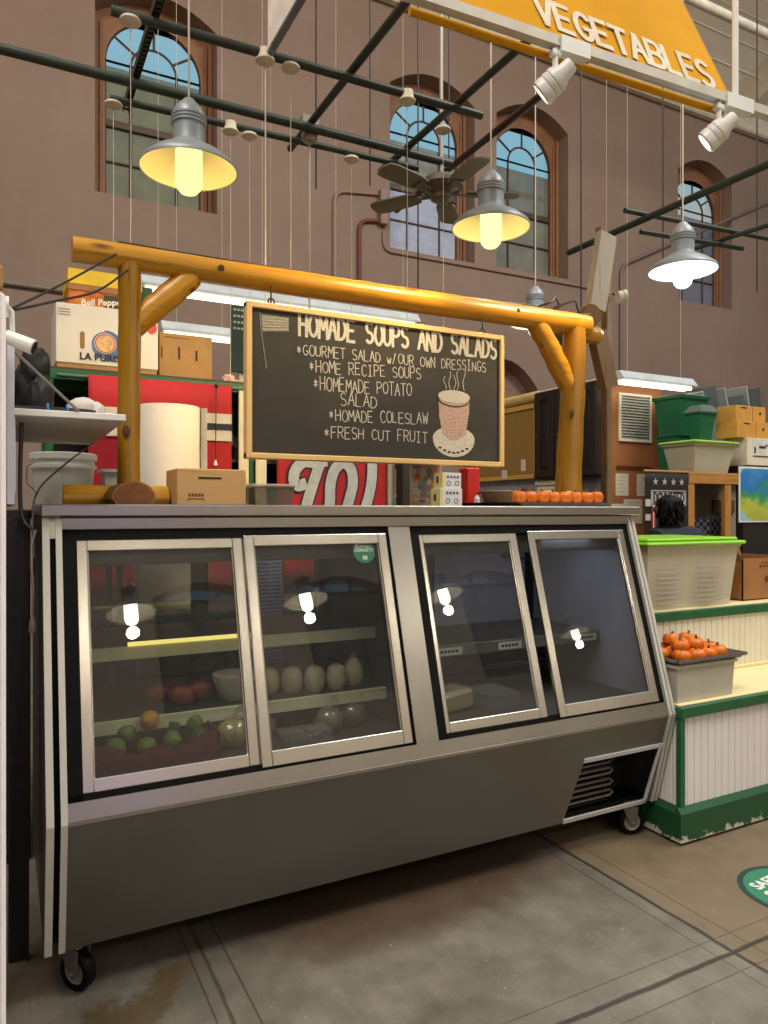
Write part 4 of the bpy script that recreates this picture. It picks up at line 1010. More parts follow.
m = MB(); m.box(1.93, 2.01, 2.85, 2.92, ZT, 1.56, .008); one('red_carton', 'bright red carton right of the small white cartons', 'box', m, M('c21f1c', .45), (1.96, 2.9, ZT))
m = MB(); m.lathe([(0, 0), (.013, 0), (.014, .004), (.014, .035), (.009, .042), (.009, .05), (0, .05)], (1.80, 2.58, ZT), 16); one('salt_shaker', 'tiny white shaker between the cartons and the black tray', 'shaker', m, M('c9c4c4', .4), (1.80, 2.58, ZT))
m = MB(); m.hexa([(1.70, 2.36, ZT), (1.80, 2.36, ZT), (1.80, 2.56, ZT), (1.70, 2.56, ZT), (1.68, 2.34, ZT+.014), (1.82, 2.34, ZT+.014), (1.82, 2.58, ZT+.014), (1.68, 2.58, ZT+.014)])
one('black_tray', 'flat black tray on the case before the beige bowl', 'tray', m, M('1a1a1b', .4), (1.75, 2.46, ZT))
m = MB(); m.lathe([(0, 0), (.07, 0), (.085, .015), (.10, .06), (.108, .072), (.103, .074), (.094, .062), (.07, .02), (0, .015)], (2.085, 2.78, ZT), 36); one('beige_bowl', 'beige stoneware bowl behind the pumpkins on the case', 'bowl', m, M('b3a07a', .5), (2.085, 2.78, ZT))
m = MB(); m.hexa([(1.86, 2.35, ZT), (2.31, 2.35, ZT), (2.31, 2.50, ZT), (1.86, 2.50, ZT), (1.83, 2.33, ZT+.016), (2.335, 2.33, ZT+.016), (2.335, 2.52, ZT+.016), (1.83, 2.52, ZT+.016)])
one('white_tray', 'white tray under the row of small pumpkins on the case', 'tray', m, M('d9d6d0', .4), (2.07, 2.45, ZT))
PUMP = NT('pumpkin_skin'); _n = PUMP.noise(PUMP.coord(), 25, 3); PUMP.bsdf(PUMP.ramp(_n, [(.3, 'c25c06'), (.7, 'dc7a10')]), .42); PUMP = PUMP.m
STEM = M('5f5a2a', .8, var=.3, scale=40)
def pumpkin(label, group):
    t = T('mini_pumpkin', label, 'pumpkin', (0, 0, 0), group); r = .040
    rib = lambda a: 1-.075*abs(math.cos(a*4.5))**3
    m = MB(); m.lathe([(0, .006), (r*.3, .002), (r*.65, 0), (r*.9, .008), (r, .022), (r*.97, .034), (r*.78, .045), (r*.45, .049), (r*.2, .046), (0, .043)], (0, 0, 0), 54, rib); t.p('body', m, PUMP, smooth=60)
    m = MB(); m.tube([(0, 0, .042), (.001, .001, .052), (.006, .002, .060)], .005, 7, rs=[.007, .0045, .0055]); t.p('stem', m, STEM); return t.o
ordn = ['first', 'second', 'third', 'fourth', 'fifth', 'sixth', 'seventh', 'eighth', 'ninth', 'tenth']
p0 = pumpkin('small orange pumpkin, first from left in the row on the white tray', 'pumpkins on the white tray')
zt = ZT+.0165
for k in range(8):
    o = p0 if k == 0 else dup(p0, (0, 0, 0), 'small orange pumpkin, %s from left in the row on the white tray' % ordn[k])
    o.location = (1.872+.0605*k, 2.385+.004*(k % 2), zt); o.scale = (.78, .78, .92+.06*(k == 7)); o.rotation_euler = (0, 0, k*1.1)
m = MB(); m.ball((1.97, 2.455, zt+.035), .032, 3, (1, 1, 1.05), .08); one('pine_cone', 'dark brown cone lying behind the pumpkin row on the white tray', 'cone', m, M('3a1e16', .7, var=.4, scale=60), (1.97, 2.47, zt))
for k, (x, lab) in enumerate(((2.09, 'yellow gourd behind the middle of the pumpkin row'), (2.20, 'yellow gourd behind the right end of the pumpkin row'))):
    m = MB(); m.ball((x, 2.465, zt+.027), .03, 3, (1.4, .9, .9)); one('yellow_gourd', lab, 'gourd', m, M('c98a22', .5, var=.2, scale=30), (x, 2.475, zt))
# ------------------------------------------------------------------ left: tall white refrigerator, shelf, bins
t = T('refrigerator', 'tall white refrigerator at the left frame edge', 'refrigerator', (-.35, 1.95, 0))
FW = M('f8f2f2', .3, var=.04)
m = MB(); m.box(-.72, .008, 1.62, 2.12, .04, 1.785, .008); t.p('cabinet', m, FW); m = MB(); m.box(-.715, -.002, 1.57, 1.615, .16, 1.775, .01, seg=2); d = t.p('door', m, FW)
m = MB(); m.tube([(-.64, 1.565, .8), (-.64, 1.53, .82), (-.64, 1.53, 1.25), (-.64, 1.565, 1.27)], .012, 10); t.sp(d, 'handle', m, ALU); m = MB(); m.box(-.7, 0, 1.60, 1.63, .04, .15); t.p('kick_plate', m, M('8d8886', .5))
m = MB(); m.box(-.7, .0, 1.66, 2.08, 0, .04); t.p('foot', m, BLACK)
m = MB(); m.box(-.25, .003, 1.60, 1.9, 1.786, 1.83, .004); one('flat_carton', 'flat brown carton on top of the tall white refrigerator', 'box', m, CARD, (-.1, 1.75, 1.786))
t = T('security_camera', 'white bullet camera fixed to the side of the refrigerator', 'camera', (.01, 2.0, 1.76))
R = Matrix.Translation((.034, 1.98, 1.765)) @ Matrix.Rotation(math.radians(112), 4, 'Y') @ Matrix.Rotation(math.radians(15), 4, 'X')
m = MB(); m.lathe([(0, -.03), (.012, -.03), (.017, -.026), (.0185, .03), (.019, .038), (.017, .04), (0, .04)], (0, 0, 0), 24, mtx=R); t.p('body', m, WHITEM)
m = MB(); m.lathe([(0, .041), (.015, .041), (.015, .0425), (0, .043)], (0, 0, 0), 20, mtx=R); t.p('lens', m, BLACK)
m = MB(); m.lathe([(0, 0), (.025, 0), (.025, .008), (0, .008)], (.008, 1.98, 1.845), 18, mtx=Matrix.Rotation(PI/2, 4, 'Y')); m.tube([(.012, 1.98, 1.845), (.022, 1.98, 1.835), (.024, 1.98, 1.775)], .006, 10); t.p('mount', m, WHITEM)
t = T('melamine_shelf', 'white melamine shelf jutting out beside the refrigerator at left', 'shelf', (.16, 2.6, 1.61))
m = MB(); m.box(.012, .317, 2.2, 3.05, 1.611, 1.63, .002); t.p('board', m, WHITE)
m = MB(); m.prism([(2.22, 1.61), (2.22, 1.40), (2.25, 1.37), (2.30, 1.40), (2.32, 1.52), (2.40, 1.59), (2.5, 1.61)], .012, .034, fx_); t.p('bracket', m, M('c4c8d4', .4))
m = MB(); m.tube([(.022, 2.2, 1.79), (.19, 2.2, 1.632)], .004, 7); t.p('stay', m, M('77756f', .4, .5))
m = MB(); m.box(.013, .03, 2.12, 3.05, 1.37, 1.80); t.p('side_panel', m, M('b9bcc4', .5))
DK = M('161517', .6)
m = MB(); m.ball((.085, 2.74, 1.758), .075, 3, (.75, 1.2, 1.5), .10); m.ball((.10, 2.70, 1.83), .06, 3, (.8, 1.2, 1.3), .12); m.ball((.115, 2.66, 1.73), .05, 3, (.8, 1, 1.5), .12); one('black_bag', 'crumpled black bag on the white shelf', 'bag', m, DK, (.09, 2.72, 1.63))
m = MB(); m.ball((.20, 2.56, 1.655), .05, 3, (1.4, 1.5, .5), .05); m.ball((.235, 2.56, 1.69), .04, 3, (1.2, 1.4, .8), .05); m.ball((.275, 2.54, 1.675), .028, 3, (1, 1.2, 1.2), .06); m.box(.15, .30, 2.44, 2.68, 1.631, 1.655, .006)
one('white_towel', 'bunched white towels lying on the white shelf', 'towel', m, M('c9c6be', .8), (.22, 2.55, 1.63))
m = MB(); m.box(.285, .313, 2.42, 2.62, 1.631, 1.66, .002); one('white_pad', 'small white pad at the end of the white shelf', 'pad', m, M('cfc9b4', .7), (.3, 2.5, 1.63))
cable([(.03, 2.25, 1.637), (.08, 2.26, 1.640), (.14, 2.24, 1.638), (.2, 2.26, 1.641), (.24, 2.25, 1.637)], .006, 'black cable bundle along the front edge of the white shelf', CABB)
for x in (.115, .165):
    m = MB(); m.tube([(x+.0, 2.25+.012*math.cos(a), 1.6415+.011*math.sin(a)) for a in [2*PI*k/10 for k in range(10)]], .003, 6, closed=True); one('cable_tie', 'blue tie around the black cables on the white shelf, %s one' % ('left' if x < .14 else 'right'), 'tie', m, M('2a7fc0', .5), (x, 2.25, 1.63))
cable([(.02, 2.02, 1.85), (.12, 2.2, 1.96), (.22, 2.4, 2.08), (.34, 2.565, 2.21)], .0035, 'thin black cable rising from the bullet camera to the log beam, upper one')
cable([(.02, 2.02, 1.845), (.13, 2.2, 1.93), (.26, 2.4, 2.03), (.375, 2.56, 2.16)], .0035, 'thin black cable from the bullet camera to the log post, lower one')
cable([(.30, 2.85, 1.602), (.2, 2.6, 1.52), (.10, 2.38, 1.42), (.078, 2.3, 1.33), (.082, 2.3, 1.22)], .003, 'thin cord slanting down in front of the white bins to the gap beside the case', M('55534e', .5))
cable([(.05, 2.28, 1.60), (.046, 2.28, 1.45), (.05, 2.28, 1.34), (.075, 2.27, 1.30)], .006, 'thick black cable dropping from the white shelf into the gap')
t = T('plug_cord', 'grey power cord with a plug hanging in the gap left of the case', 'cord', (.082, 2.28, 1.0))
m = MB(); m.tube([(.085, 2.28, 1.30), (.074, 2.28, 1.26), (.074, 2.28, 1.20), (.079, 2.28, 1.13), (.078, 2.28, 1.05)], .0035, 7); t.p('cord', m, M('7d7a74', .5)); m = MB(); m.tube([(.078, 2.28, 1.055), (.078, 2.28, 1.04), (.078, 2.28, 1.015), (.078, 2.28, 1.01)], .008, 10, rs=[.004, .009, .011, .008]); t.p('plug', m, M('8f8b82', .5))
m = MB(); m.box(.018, .072, 2.45, 2.475, .0, 1.33, .004, Matrix.Translation((0, 0, 0))); m.box(.066, .074, 2.44, 2.48, 0.0, 1.33); one('dark_board', 'dark folded board standing in the gap between refrigerator and case', 'board', m, M('1c1a20', .6, var=.4, scale=30), (.045, 2.46, 0))
t = T('storage_cupboard', 'black cupboard in the dark behind the gap at left', 'cupboard', (-.15, 3.4, 0)); m = MB(); m.box(-.6, .10, 3.15, 3.6, .0, 1.36, .004); t.p('body', m, DK); m = MB(); m.box(-.22, .09, 3.13, 3.149, .05, 1.32, .003); t.p('door', m, M('1f1d1d', .5))
# bins under the shelf, on the back edge of the case and a stand
BINW = milky('dfe2dc', .95)
def bin_(t, x0, x1, y0, y1, z0, z1, mat, tap=.012, rim=.012, name='tub', lid=None):
    m = MB(); w = .003
    def ring(xa, xb, ya, yb, xc, xd, yc, yd, za, zb): m.hexa([(xa, ya, za), (xb, ya, za), (xb, yb, za), (xa, yb, za), (xc, yc, zb), (xd, yc, zb), (xd, yd, zb), (xc, yd, zb)])
    a = (x0+tap, x1-tap, y0+tap, y1-tap); b = (x0, x1, y0, y1)
    q = m.quad
    A = [(a[0], a[2], z0), (a[1], a[2], z0), (a[1], a[3], z0), (a[0], a[3], z0)]; B = [(b[0], b[2], z1), (b[1], b[2], z1), (b[1], b[3], z1), (b[0], b[3], z1)]
    Ai = [(p[0]+(w if i in (0, 3) else -w), p[1]+(w if i < 2 else -w), p[2]+w) for i, p in enumerate(A)]; Bi = [(p[0]+(w if i in (0, 3) else -w), p[1]+(w if i < 2 else -w), p[2]) for i, p in enumerate(B)]
    q(*A[::-1]); q(*Ai)
    for i in range(4):
        j = (i+1) % 4; q(A[i], A[j], B[j], B[i]); q(Ai[j], Ai[i], Bi[i], Bi[j]); q(B[i], B[j], Bi[j], Bi[i])
    if rim:
        for (xa, xb, ya, yb) in ((x0-rim, x1+rim, y0-rim, y0+w), (x0-rim, x1+rim, y1-w, y1+rim), (x0-rim, x0+w, y0, y1), (x1-w, x1+rim, y0, y1)): m.box(xa, xb, ya, yb, z1-.012, z1)
    return t.p(name, m, mat, smooth=0)
t = T('bin_stand', 'dark stand behind the case carrying the white bins', 'stand', (.2, 3.2, 0)); m = MB(); m.box(.1, .48, 3.06, 3.44, 1.325, 1.355); t.p('top', m, BLACK); m = MB()
for x in (.13, .42):
    for y in (3.08, 3.42): m.box(x-.012, x+.012, y-.012, y+.012, 0, 1.325)
t.p('frame', m, BLACK)
t = T('white_bucket', 'white plastic bucket with wire handle under the white shelf', 'bucket', (.2, 3.2, 1.356)); 
m = MB(); m.lathe([(0, 0), (.10, 0), (.118, .17), (.128, .17), (.128, .182), (.12, .184), (.118, .205), (.128, .206), (.128, .228), (.12, .232), (0, .234)], (.225, 3.25, 1.356), 36); t.p('tub', m, BINW)
m = MB(); m.tube([(.13, 3.1, 1.56), (.085, 3.06, 1.52), (.085, 3.05, 1.46), (.13, 3.06, 1.41), (.17, 3.08, 1.40)], .003, 7); t.p('handle', m, M('c9c9c4', .4))
t = T('clear_bin', 'clear grey plastic bin beside the white bucket, behind the left log foot', 'bin', (.36, 3.16, 1.356)); bin_(t, .36, .47, 3.07, 3.18, 1.356, 1.52, milky('ced2d0', .75))
# ------------------------------------------------------------------ storage rack behind the case
t = T('storage_rack', 'green painted storage rack behind the case with dark shelves', 'rack', (1.15, 4.1, 0))
m = MB()
for x in (.19, 1.20, 2.19): m.box(x, x+.035, 3.90, 3.935, 0, 2.05, .003)
for x in (.19, 1.20, 2.19): m.box(x, x+.035, 4.30, 4.335, 0, 2.05, .003)
m.box(.19, 2.225, 3.895, 3.94, 2.0, 2.05, .003); m.box(.19, 2.225, 4.30, 4.34, 2.0, 2.05); t.p('frame', m, GREENP)
m = MB()
for z in (.3, .8, 1.25, 1.62): m.box(.2, 2.215, 3.92, 4.32, z, z+.02)
m.box(.2, 2.215, 3.90, 4.33, 2.05, 2.062); t.p('shelf', m, M('3a3631', .6))
m = MB(); m.box(.2, 2.215, 4.335, 4.345, .0, 2.0); t.p('back', m, M('1d1a18', .8))
m = MB(); m.tube([(.24, 3.885, 2.02), (1.18, 3.885, 2.02)], .008, 8); t.p('rail', m, M('4f6a58', .4))
m = MB(); m.box(1.145, 1.20, 3.885, 3.90, .9, 2.03, .002); m.box(1.24, 1.30, 3.88, 3.90, .9, 1.98, .002); t.p('white_upright', m, CREAM, label='cream upright board')
m = MB(); m.box(2.05, 2.10, 3.86, 3.885, .9, 1.98, .002); t.p('pale_upright', m, M('a9a595', .6))
# jars in the rack slot
for k, (x, z, h, c, lab) in enumerate(((1.112, 1.6405, .10, '1d1712', 'dark jar in the narrow rack opening right of the red banner, upper'), (1.165, 1.6405, .07, '54483c', 'brown jar in the narrow rack opening right of the red banner, beside the upper one'), (1.11, 1.2705, .13, '2a221c', 'dark bottle in the narrow rack opening, lower'))):
    m = MB(); m.lathe([(0, 0), (.03, 0), (.033, .01), (.033, h*.75), (.022, h*.88), (.022, h), (0, h)], (x, 4.0, z), 18); one('jar', lab, 'jar', m, M(c, .3), (x, 4.0, z), 'jars on the rack')
# boxes on top of the rack
ZR = 2.0625
t = T('fruit_carton', 'white fruit carton with a round emblem on the green rack', 'carton', (.47, 4.1, ZR))
m = MB(); m.box(.235, .72, 3.9, 4.25, ZR+.022, ZR+.315, .003); t.p('body', m, M('d4d0c6', .55, var=.03)); m = MB(); m.box(.24, .715, 3.905, 4.245, ZR, ZR+.03); t.p('base', m, CARD, label='brown bottom flap')
yf = 3.8995; fb = lambda a, b, d: (a, yf-d, b)
m = MB(); m.prism([(x, z) for x, z in [(.355+.011*math.cos(a), 2.235+.011*math.sin(a)) for a in [PI*k/8 for k in range(9)]]+[(.355+.011*math.cos(a), 2.17+.011*math.sin(a)) for a in [PI+PI*k/8 for k in range(9)]]], 0, .001, fb); t.p('hand_hole', m, M('8a6a3c', .8), label='oval hand hole')
cir = lambda cx, cz, r, n=30, a0=0, a1=360: [(cx+r*math.cos(math.radians(a0+(a1-a0)*k/n)), cz+r*math.sin(math.radians(a0+(a1-a0)*k/n))) for k in range(n+1)]
m = MB(); m.prism(cir(.468, 2.185, .078)[:-1], 0, .0008, fb); em = t.p('emblem', m, M('4f6a93', .6, var=.4, scale=25), label='round blue emblem with a red ring')
m = MB(); m.prism(cir(.462, 2.196, .05)[:-1], .0008, .0014, fb); t.sp(em, 'centre', m, M('d0a878', .6, var=.3, scale=40))
m = MB(); m.ribbon(cir(.462, 2.196, .047)[:-1], .008, fb, .0014, .002, True); t.sp(em, 'ring', m, M('b02c28', .6)); m = MB(); m.ribbon(cir(.462, 2.196, .05)[:-1], .003, fb, .002, .0026, True); m.ribbon(cir(.468, 2.185, .075, 20, 100, 260), .008, fb, .0008, .0014); t.sp(em, 'white_ring', m, M('d8d4c8', .6))
m = typeset('LA PURISIMA', .048, lambda a, b, d: (.478+a, yf-.0022-d, 2.122+b), .0012); t.p('lettering', m, M('1d2733', .6), label='dark capitals LA PURISIMA')
m = MB()
for j in range(3):
    for k in range(8): m.box(.245+.0072*k, .2505+.0072*k, yf-.0008, yf, 2.345-.014*j, 2.35-.014*j)
t.p('small_print', m, M('6b6a66', .7)); m = MB(); m.ball((.688, yf, 2.30), .03, 2, (.9, .03, 1.1)); t.p('red_fruit_print', m, M('c2453a', .6), label='red printed fruit')
t = T('pepper_carton', 'yellow and orange pepper carton on top of the white fruit carton', 'carton', (.48, 4.1, ZR+.316))
m = MB(); m.box(.295, .64, 3.93, 4.25, ZR+.316, ZR+.43, .002); bd = t.p('body', m, M('c06a18', .55, var=.45, scale=22), label='orange sides printed with peppers')
m = MB(); m.hexa([(.29, 3.925, ZR+.425), (.645, 3.925, ZR+.425), (.645, 4.255, ZR+.425), (.29, 4.255, ZR+.425), (.293, 3.93, ZR+.50), (.642, 3.93, ZR+.50), (.642, 4.25, ZR+.50), (.293, 4.25, ZR+.50)]); t.p('lid', m, M('d6b51e', .5), label='yellow lid')
m = MB(); m.box(.29, .64, 3.926, 3.9305, ZR+.395, ZR+.426); t.p('brown_band', m, M('9a6a34', .6)); m = typeset('Bell Pepper', .045, lambda a, b, d: (.455+a, 3.9275-d, ZR+.345+b+a*.12), .001); t.p('lettering', m, M('e6dfc8', .6), label='white Bell Pepper lettering')
m = MB(); m.box(.46, .64, 3.927, 3.9302, ZR+.318, ZR+.385); t.p('green_patch', m, M('2f3a22', .6)); m = MB(); m.box(.642, .70, 3.95, 4.2, ZR+.3165, ZR+.46, .002); t.p('green_end', m, M('1f4a34', .6), label='dark green end panel')
t = T('brown_carton', 'plain brown carton with two slots on the green rack', 'carton', (.87, 4.1, ZR)); m = MB(); m.box(.735, 1.015, 3.95, 4.2, ZR, ZR+.235, .003); t.p('body', m, CARD)
m = MB(); m.box(.833, .843, 3.9485, 3.951, ZR+.10, ZR+.165); t.p('slot', m, M('2a1c10', .8)); m = MB(); m.box(.925, .935, 3.9485, 3.951, ZR+.10, ZR+.155); t.p('slot', m, M('2a1c10', .8)); m = MB(); m.box(.745, .751, 3.9485, 3.951, ZR+.10, ZR+.16); t.p('slot', m, M('2a1c10', .8)); m = MB()
for k in range(12): m.box(.765+.011*k, .772+.011*k, 3.9488, 3.9505, ZR+.211, ZR+.217)
t.p('print', m, M('6b4a2a', .8))
m = MB(); m.ball((1.12, 4.0, ZR+.03), .03, 2, (1.3, 1, .8), .2); m.box(1.08, 1.19, 3.95, 4.1, ZR, ZR+.018); one('seed_packet', 'small red and white packet at the right end of the green rack', 'packet', m, M('c9a8a0', .6, var=.5, scale=40), (1.12, 4.0, ZR))
# red banners
RED = M('a30f1c', .75, var=.08); NAVY = M('141a30', .7); SILV = M('a9b0b6', .6, var=.15, scale=20)
t = T('red_banner', 'red team banner with white and navy stripe hung on the rack at left', 'banner', (.76, 3.88, 1.0))
def cloth(x0, x1, y, z0, z1, ph=0, nx=30, nz=10, amp=.006):
    m = MB(); g = [[m.bm.verts.new((x0+(x1-x0)*i/nx, y+amp*math.sin(i*.55+ph)*(1-.5*j/nz), z0+(z1-z0)*j/nz)) for i in range(nx+1)] for j in range(nz+1)]
    for j in range(nz):
        for i in range(nx): m.bm.faces.new([g[j][i], g[j][i+1], g[j+1][i+1], g[j+1][i]])
    return m
def thick(o, th=.002): mo = o.modifiers.new('thick', 'SOLIDIFY'); mo.thickness = th; return o
c = thick(t.p('cloth', cloth(.38, 1.10, 3.872, .9, 2.03, amp=.003), RED, smooth=60))
m = MB(); m.box(.382, 1.098, 3.862, 3.866, 1.73, 1.875); t.sp(c, 'white_stripe', m, M('c4beb4', .7)); m = MB(); m.box(.382, 1.098, 3.8595, 3.862, 1.788, 1.822); t.sp(c, 'navy_stripe', m, NAVY)
t = T('blind_cord', 'thin black cord with a white tassel in front of the red banner', 'cord', (1.01, 3.84, 1.60)); m = MB(); m.tube([(1.01, 3.845, 2.03), (1.006, 3.845, 1.62)], .003, 6); m.ball((1.012, 3.845, 2.02), .012, 2); t.p('cord', m, CABB); m = MB(); m.lathe([(0, .03), (.004, .028), (.012, 0), (0, -.002)], (1.006, 3.845, 1.598), 14); t.p('tassel', m, M('e0d6cc', .5))
t = T('letter_banner', 'red banner with a curly silver letter below the chalkboard', 'banner', (1.70, 3.86, .95)); thick(t.p('cloth', cloth(1.355, 2.04, 3.868, .95, 1.80, amp=.003), RED, smooth=60))
def crv(P, n=8):
    P = [Vector((a, b, 0)) for a, b in P]; out = []
    for i in range(len(P)-1):
        p0 = P[max(i-1, 0)]; p1 = P[i]; p2 = P[i+1]; p3 = P[min(i+2, len(P)-1)]
        for k in range(n):
            u = k/n; v = .5*((2*p1)+(p2-p0)*u+(2*p0-5*p1+4*p2-p3)*u*u+(3*p1-p0-3*p2+p3)*u**3); out.append((v.x, v.y))
    return out+[(P[-1].x, P[-1].y)]
ST = [[(1.505, 1.505), (1.478, 1.498), (1.453, 1.525), (1.462, 1.585), (1.51, 1.632), (1.57, 1.632), (1.63, 1.64)], [(1.625, 1.665), (1.60, 1.60), (1.565, 1.50), (1.53, 1.39), (1.515, 1.30), (1.56, 1.22)],
      [(1.56, 1.22), (1.62, 1.24), (1.668, 1.38), (1.675, 1.50), (1.70, 1.59), (1.755, 1.635), (1.805, 1.60), (1.818, 1.52), (1.80, 1.44), (1.77, 1.34), (1.76, 1.24), (1.80, 1.21)], [(1.80, 1.21), (1.86, 1.28), (1.905, 1.39), (1.935, 1.50), (1.945, 1.60), (1.94, 1.68)]]
fw = lambda a, b, d: (a, 3.8625-d, b)
m = MB()
for s_ in ST: m.ribbon(crv(s_), .084, fw, 0, .0015)
le = t.p('letter_outline', m, NAVY); m = MB()
for s_ in ST: m.ribbon(crv(s_), .063, fw, .0015, .003)
t.sp(le, 'letter_face', m, SILV, label='silver curly letter')
# worktop behind the case, paper roll
t = T('work_table', 'dark work table behind the case', 'table', (.95, 3.5, 0)); m = MB(); m.box(.5, 2.1, 3.3, 3.8, .87, .90, .004); t.p('top', m, M('4a4640', .5)); m = MB()
for x in (.53, 2.05):
    for y in (3.33, 3.75): m.box(x, x+.04, y, y+.04, 0, .87)
t.p('frame', m, M('3a3836', .5, .4)); m = MB(); m.box(.54, 2.06, 3.34, 3.78, .3, .32); t.p('lower_shelf', m, M('3a3836', .5))
t = T('paper_roll', 'tall white roll of paper standing behind the slotted box', 'paper roll', (.71, 3.56, .9)); m = MB(); m.lathe([(.03, 0), (.145, 0), (.147, .003), (.147, .945), (.145, .948), (.03, .948), (.03, 0)], (.705, 3.56, .901), 56); t.p('roll', m, M('ddd6c6', .7, var=.02))
m = MB(); m.prism([(.845, 3.50), (.866, 3.47), (.868, 3.471), (.847, 3.53)], .901, 1.845, lambda a, b, d: (a, b, d)); t.p('loose_edge', m, M('c9c4b8', .7))
m = MB(); m.box(1.02, 1.14, 3.30, 3.303, .70, 1.16)
st = NT('torso_cloth'); wv = st.n('ShaderNodeTexWave', wave_type='BANDS', bands_direction='Z'); wv.inputs['Scale'].default_value = 18; wv.inputs['Distortion'].default_value = 1.5; st.l(st.coord(), wv.inputs['Vector'])
st.bsdf(st.ramp(wv.outputs['Fac'], [(.35, '39437a'), (.55, '8b95c4')]), .8)
m = cloth(1.0, 1.17, 3.27, .62, 1.213, amp=.006, nx=16); thick(one('torso_cloth', 'blue striped cloth standing in for a worker, seen through the top of the second glass door', 'cloth', m, st.m, (1.08, 3.27, .62), smooth=60))  # cloth added in place of a bent worker's striped torso
m = MB(); m.tube([(.98, 3.27, 1.212), (1.19, 3.27, 1.212)], .006, 8); m.tube([(.98, 3.27, 1.212), (.98, 3.31, 1.21), (.98, 3.31, .9)], .006, 8); m.tube([(1.19, 3.27, 1.212), (1.19, 3.31, 1.21), (1.19, 3.31, .9)], .006, 8); one('cloth_rail', 'thin rail added on the work table to carry the striped cloth', 'rail', m, ALU, (1.08, 3.3, .9))
# dark posts right of the lettered banner
m = MB(); m.box(2.10, 2.19, 3.77, 3.855, 0, 2.0, .004); one('dark_post', 'dark square post right of the lettered red banner', 'post', m, M('17150f', .6), (2.14, 3.84, 0))
m = MB(); m.box(2.232, 2.30, 3.80, 3.88, 0, 2.3, .004); one('brown_post', 'brown timber post beside the dark post under the chalkboard', 'post', m, wood('4a2e12', '7a5228', 'Z', .6, 14, False), (2.235, 3.84, 0))
m = MB(); m.box(.95, 1.18, 4.345, 4.40, 2.02, 2.50); m.box(1.205, 1.40, 4.36, 4.40, 2.3, 2.49)
for k, (x0, x1, lab) in enumerate(((1.30, 1.46, 'dark green menu board peeking over the chalkboard, left one'), (1.52, 1.70, 'dark green menu board peeking over the chalkboard, right one'))):
    t = T('menu_board', lab, 'sign', ((x0+x1)/2, 4.6, 2.1), 'green menu boards'); m = MB(); m.box(x0, x1, 4.6, 4.615, 2.25, 2.68, .003); t.p('board', m, M('1f3a30', .6)); 
    for j in range(4):
        m = MB()
        for i in range(5): m.box(x0+.02+.024*i, x0+.036+.024*i, 4.598, 4.6, 2.645-.04*j, 2.658-.04*j)
        t.p('print_line', m, M('a9b0a0', .6))
    m = MB(); m.box((x0+x1)/2-.02, (x0+x1)/2+.02, 4.615, 4.65, 0, 2.66); t.p('stand_post', m, CREAM)
# ------------------------------------------------------------------ right: brown storage kiosk, cabinets, cork board
BRN = M('9a6238', .6, var=.08, scale=4)
m = MB(); m.box(4.60, 6.2, 5.0, 5.03, 2.4, 2.44)
t = T('door_1', 'brown painted door leaf with a louvred vent', 'door', (4.86, 4.6, 0), kind='structure')
m = MB(); m.box(4.545, 5.19, 4.60, 4.65, 0, 2.44, .003); t.p('leaf', m, BRN)
m = MB(); m.box(4.65, 5.06, 4.585, 4.60, 1.735, 1.75, .003); m.box(4.65, 5.06, 4.59, 4.60, 1.72, 1.733); t.p('rail_groove', m, M('6a4024', .6))
v = (4.67, 5.055, 1.955, 2.37); m = MB(); f = .022
m.box(v[0]+f+.001, v[1]-f-.001, 4.581, 4.60, v[2], v[2]+f, .002); m.box(v[0]+f+.001, v[1]-f-.001, 4.581, 4.60, v[3]-f, v[3], .002); m.box(v[0], v[0]+f, 4.58, 4.60, v[2], v[3], .002); m.box(v[1]-f, v[1], 4.58, 4.60, v[2], v[3], .002); t.p('vent_frame', m, CREAM)
m = MB(); n = 15
for k in range(n):
    z = v[2]+f+(v[3]-v[2]-2*f)*(k+.5)/n; m.hexa([(v[0]+f, 4.582, z-.012), (v[1]-f, 4.582, z-.012), (v[1]-f, 4.586, z-.014), (v[0]+f, 4.586, z-.014), (v[0]+f, 4.594, z+.012), (v[1]-f, 4.594, z+.012), (v[1]-f, 4.598, z+.010), (v[0]+f, 4.598, z+.010)])
t.p('louvres', m, M('8f9088', .4, .3))
m = MB(); m.box(4.54, 4.60, 4.65, 6.6, 0, 2.46); one('wall_partition', 'side partition of the kiosk running back beside the cork board', 'partition', m, M('8d8a94', .7), (4.56, 5.6, 0), kind='structure')
m = MB(); m.box(4.44, 4.56, 4.62, 5.42, 2.462, 2.475, .002); one('trim_10', 'white edging strip on top of the dark cabinets', 'trim', m, WHITE, (4.5, 5.0, 2.462), kind='structure')
DW = wood('0d0806', '1d110c', 'Z', .6, 12, False)
def cabinet(y0, y1, label):
    t = T('wall_cabinet', label, 'cabinet', (4.49, (y0+y1)/2, 1.66), 'dark wall cabinets'); m = MB(); m.box(4.445, 4.54, y0, y1, 1.665, 2.46, .002); t.p('body', m, DW)
    m = MB(); f = .07
    m.box(4.431, 4.4445, y0+.007+f, y1-.007-f, 1.67, 1.67+f, .002); m.box(4.431, 4.4445, y0+.007+f, y1-.007-f, 2.455-f, 2.455, .002); m.box(4.43, 4.445, y0+.006, y0+.006+f, 1.67, 2.455, .002); m.box(4.43, 4.445, y1-.006-f, y1-.006, 1.67, 2.455, .002)
    d = t.p('door', m, DW); m = MB(); m.box(4.436, 4.445, y0+.02+f, y1-.02-f, 1.69+f, 2.435-f, .004); t.sp(d, 'panel', m, M('0a0908', .6)); m = MB(); m.ball((4.425, y1-.045, 2.05), .011, 2); t.sp(d, 'knob', m, M('4a4038', .4, .6))
cabinet(4.61, 5.14, 'dark brown wall cabinet with a small white card, right of the log post'); cabinet(5.145, 5.42, 'narrow dark brown wall cabinet left of the log post')
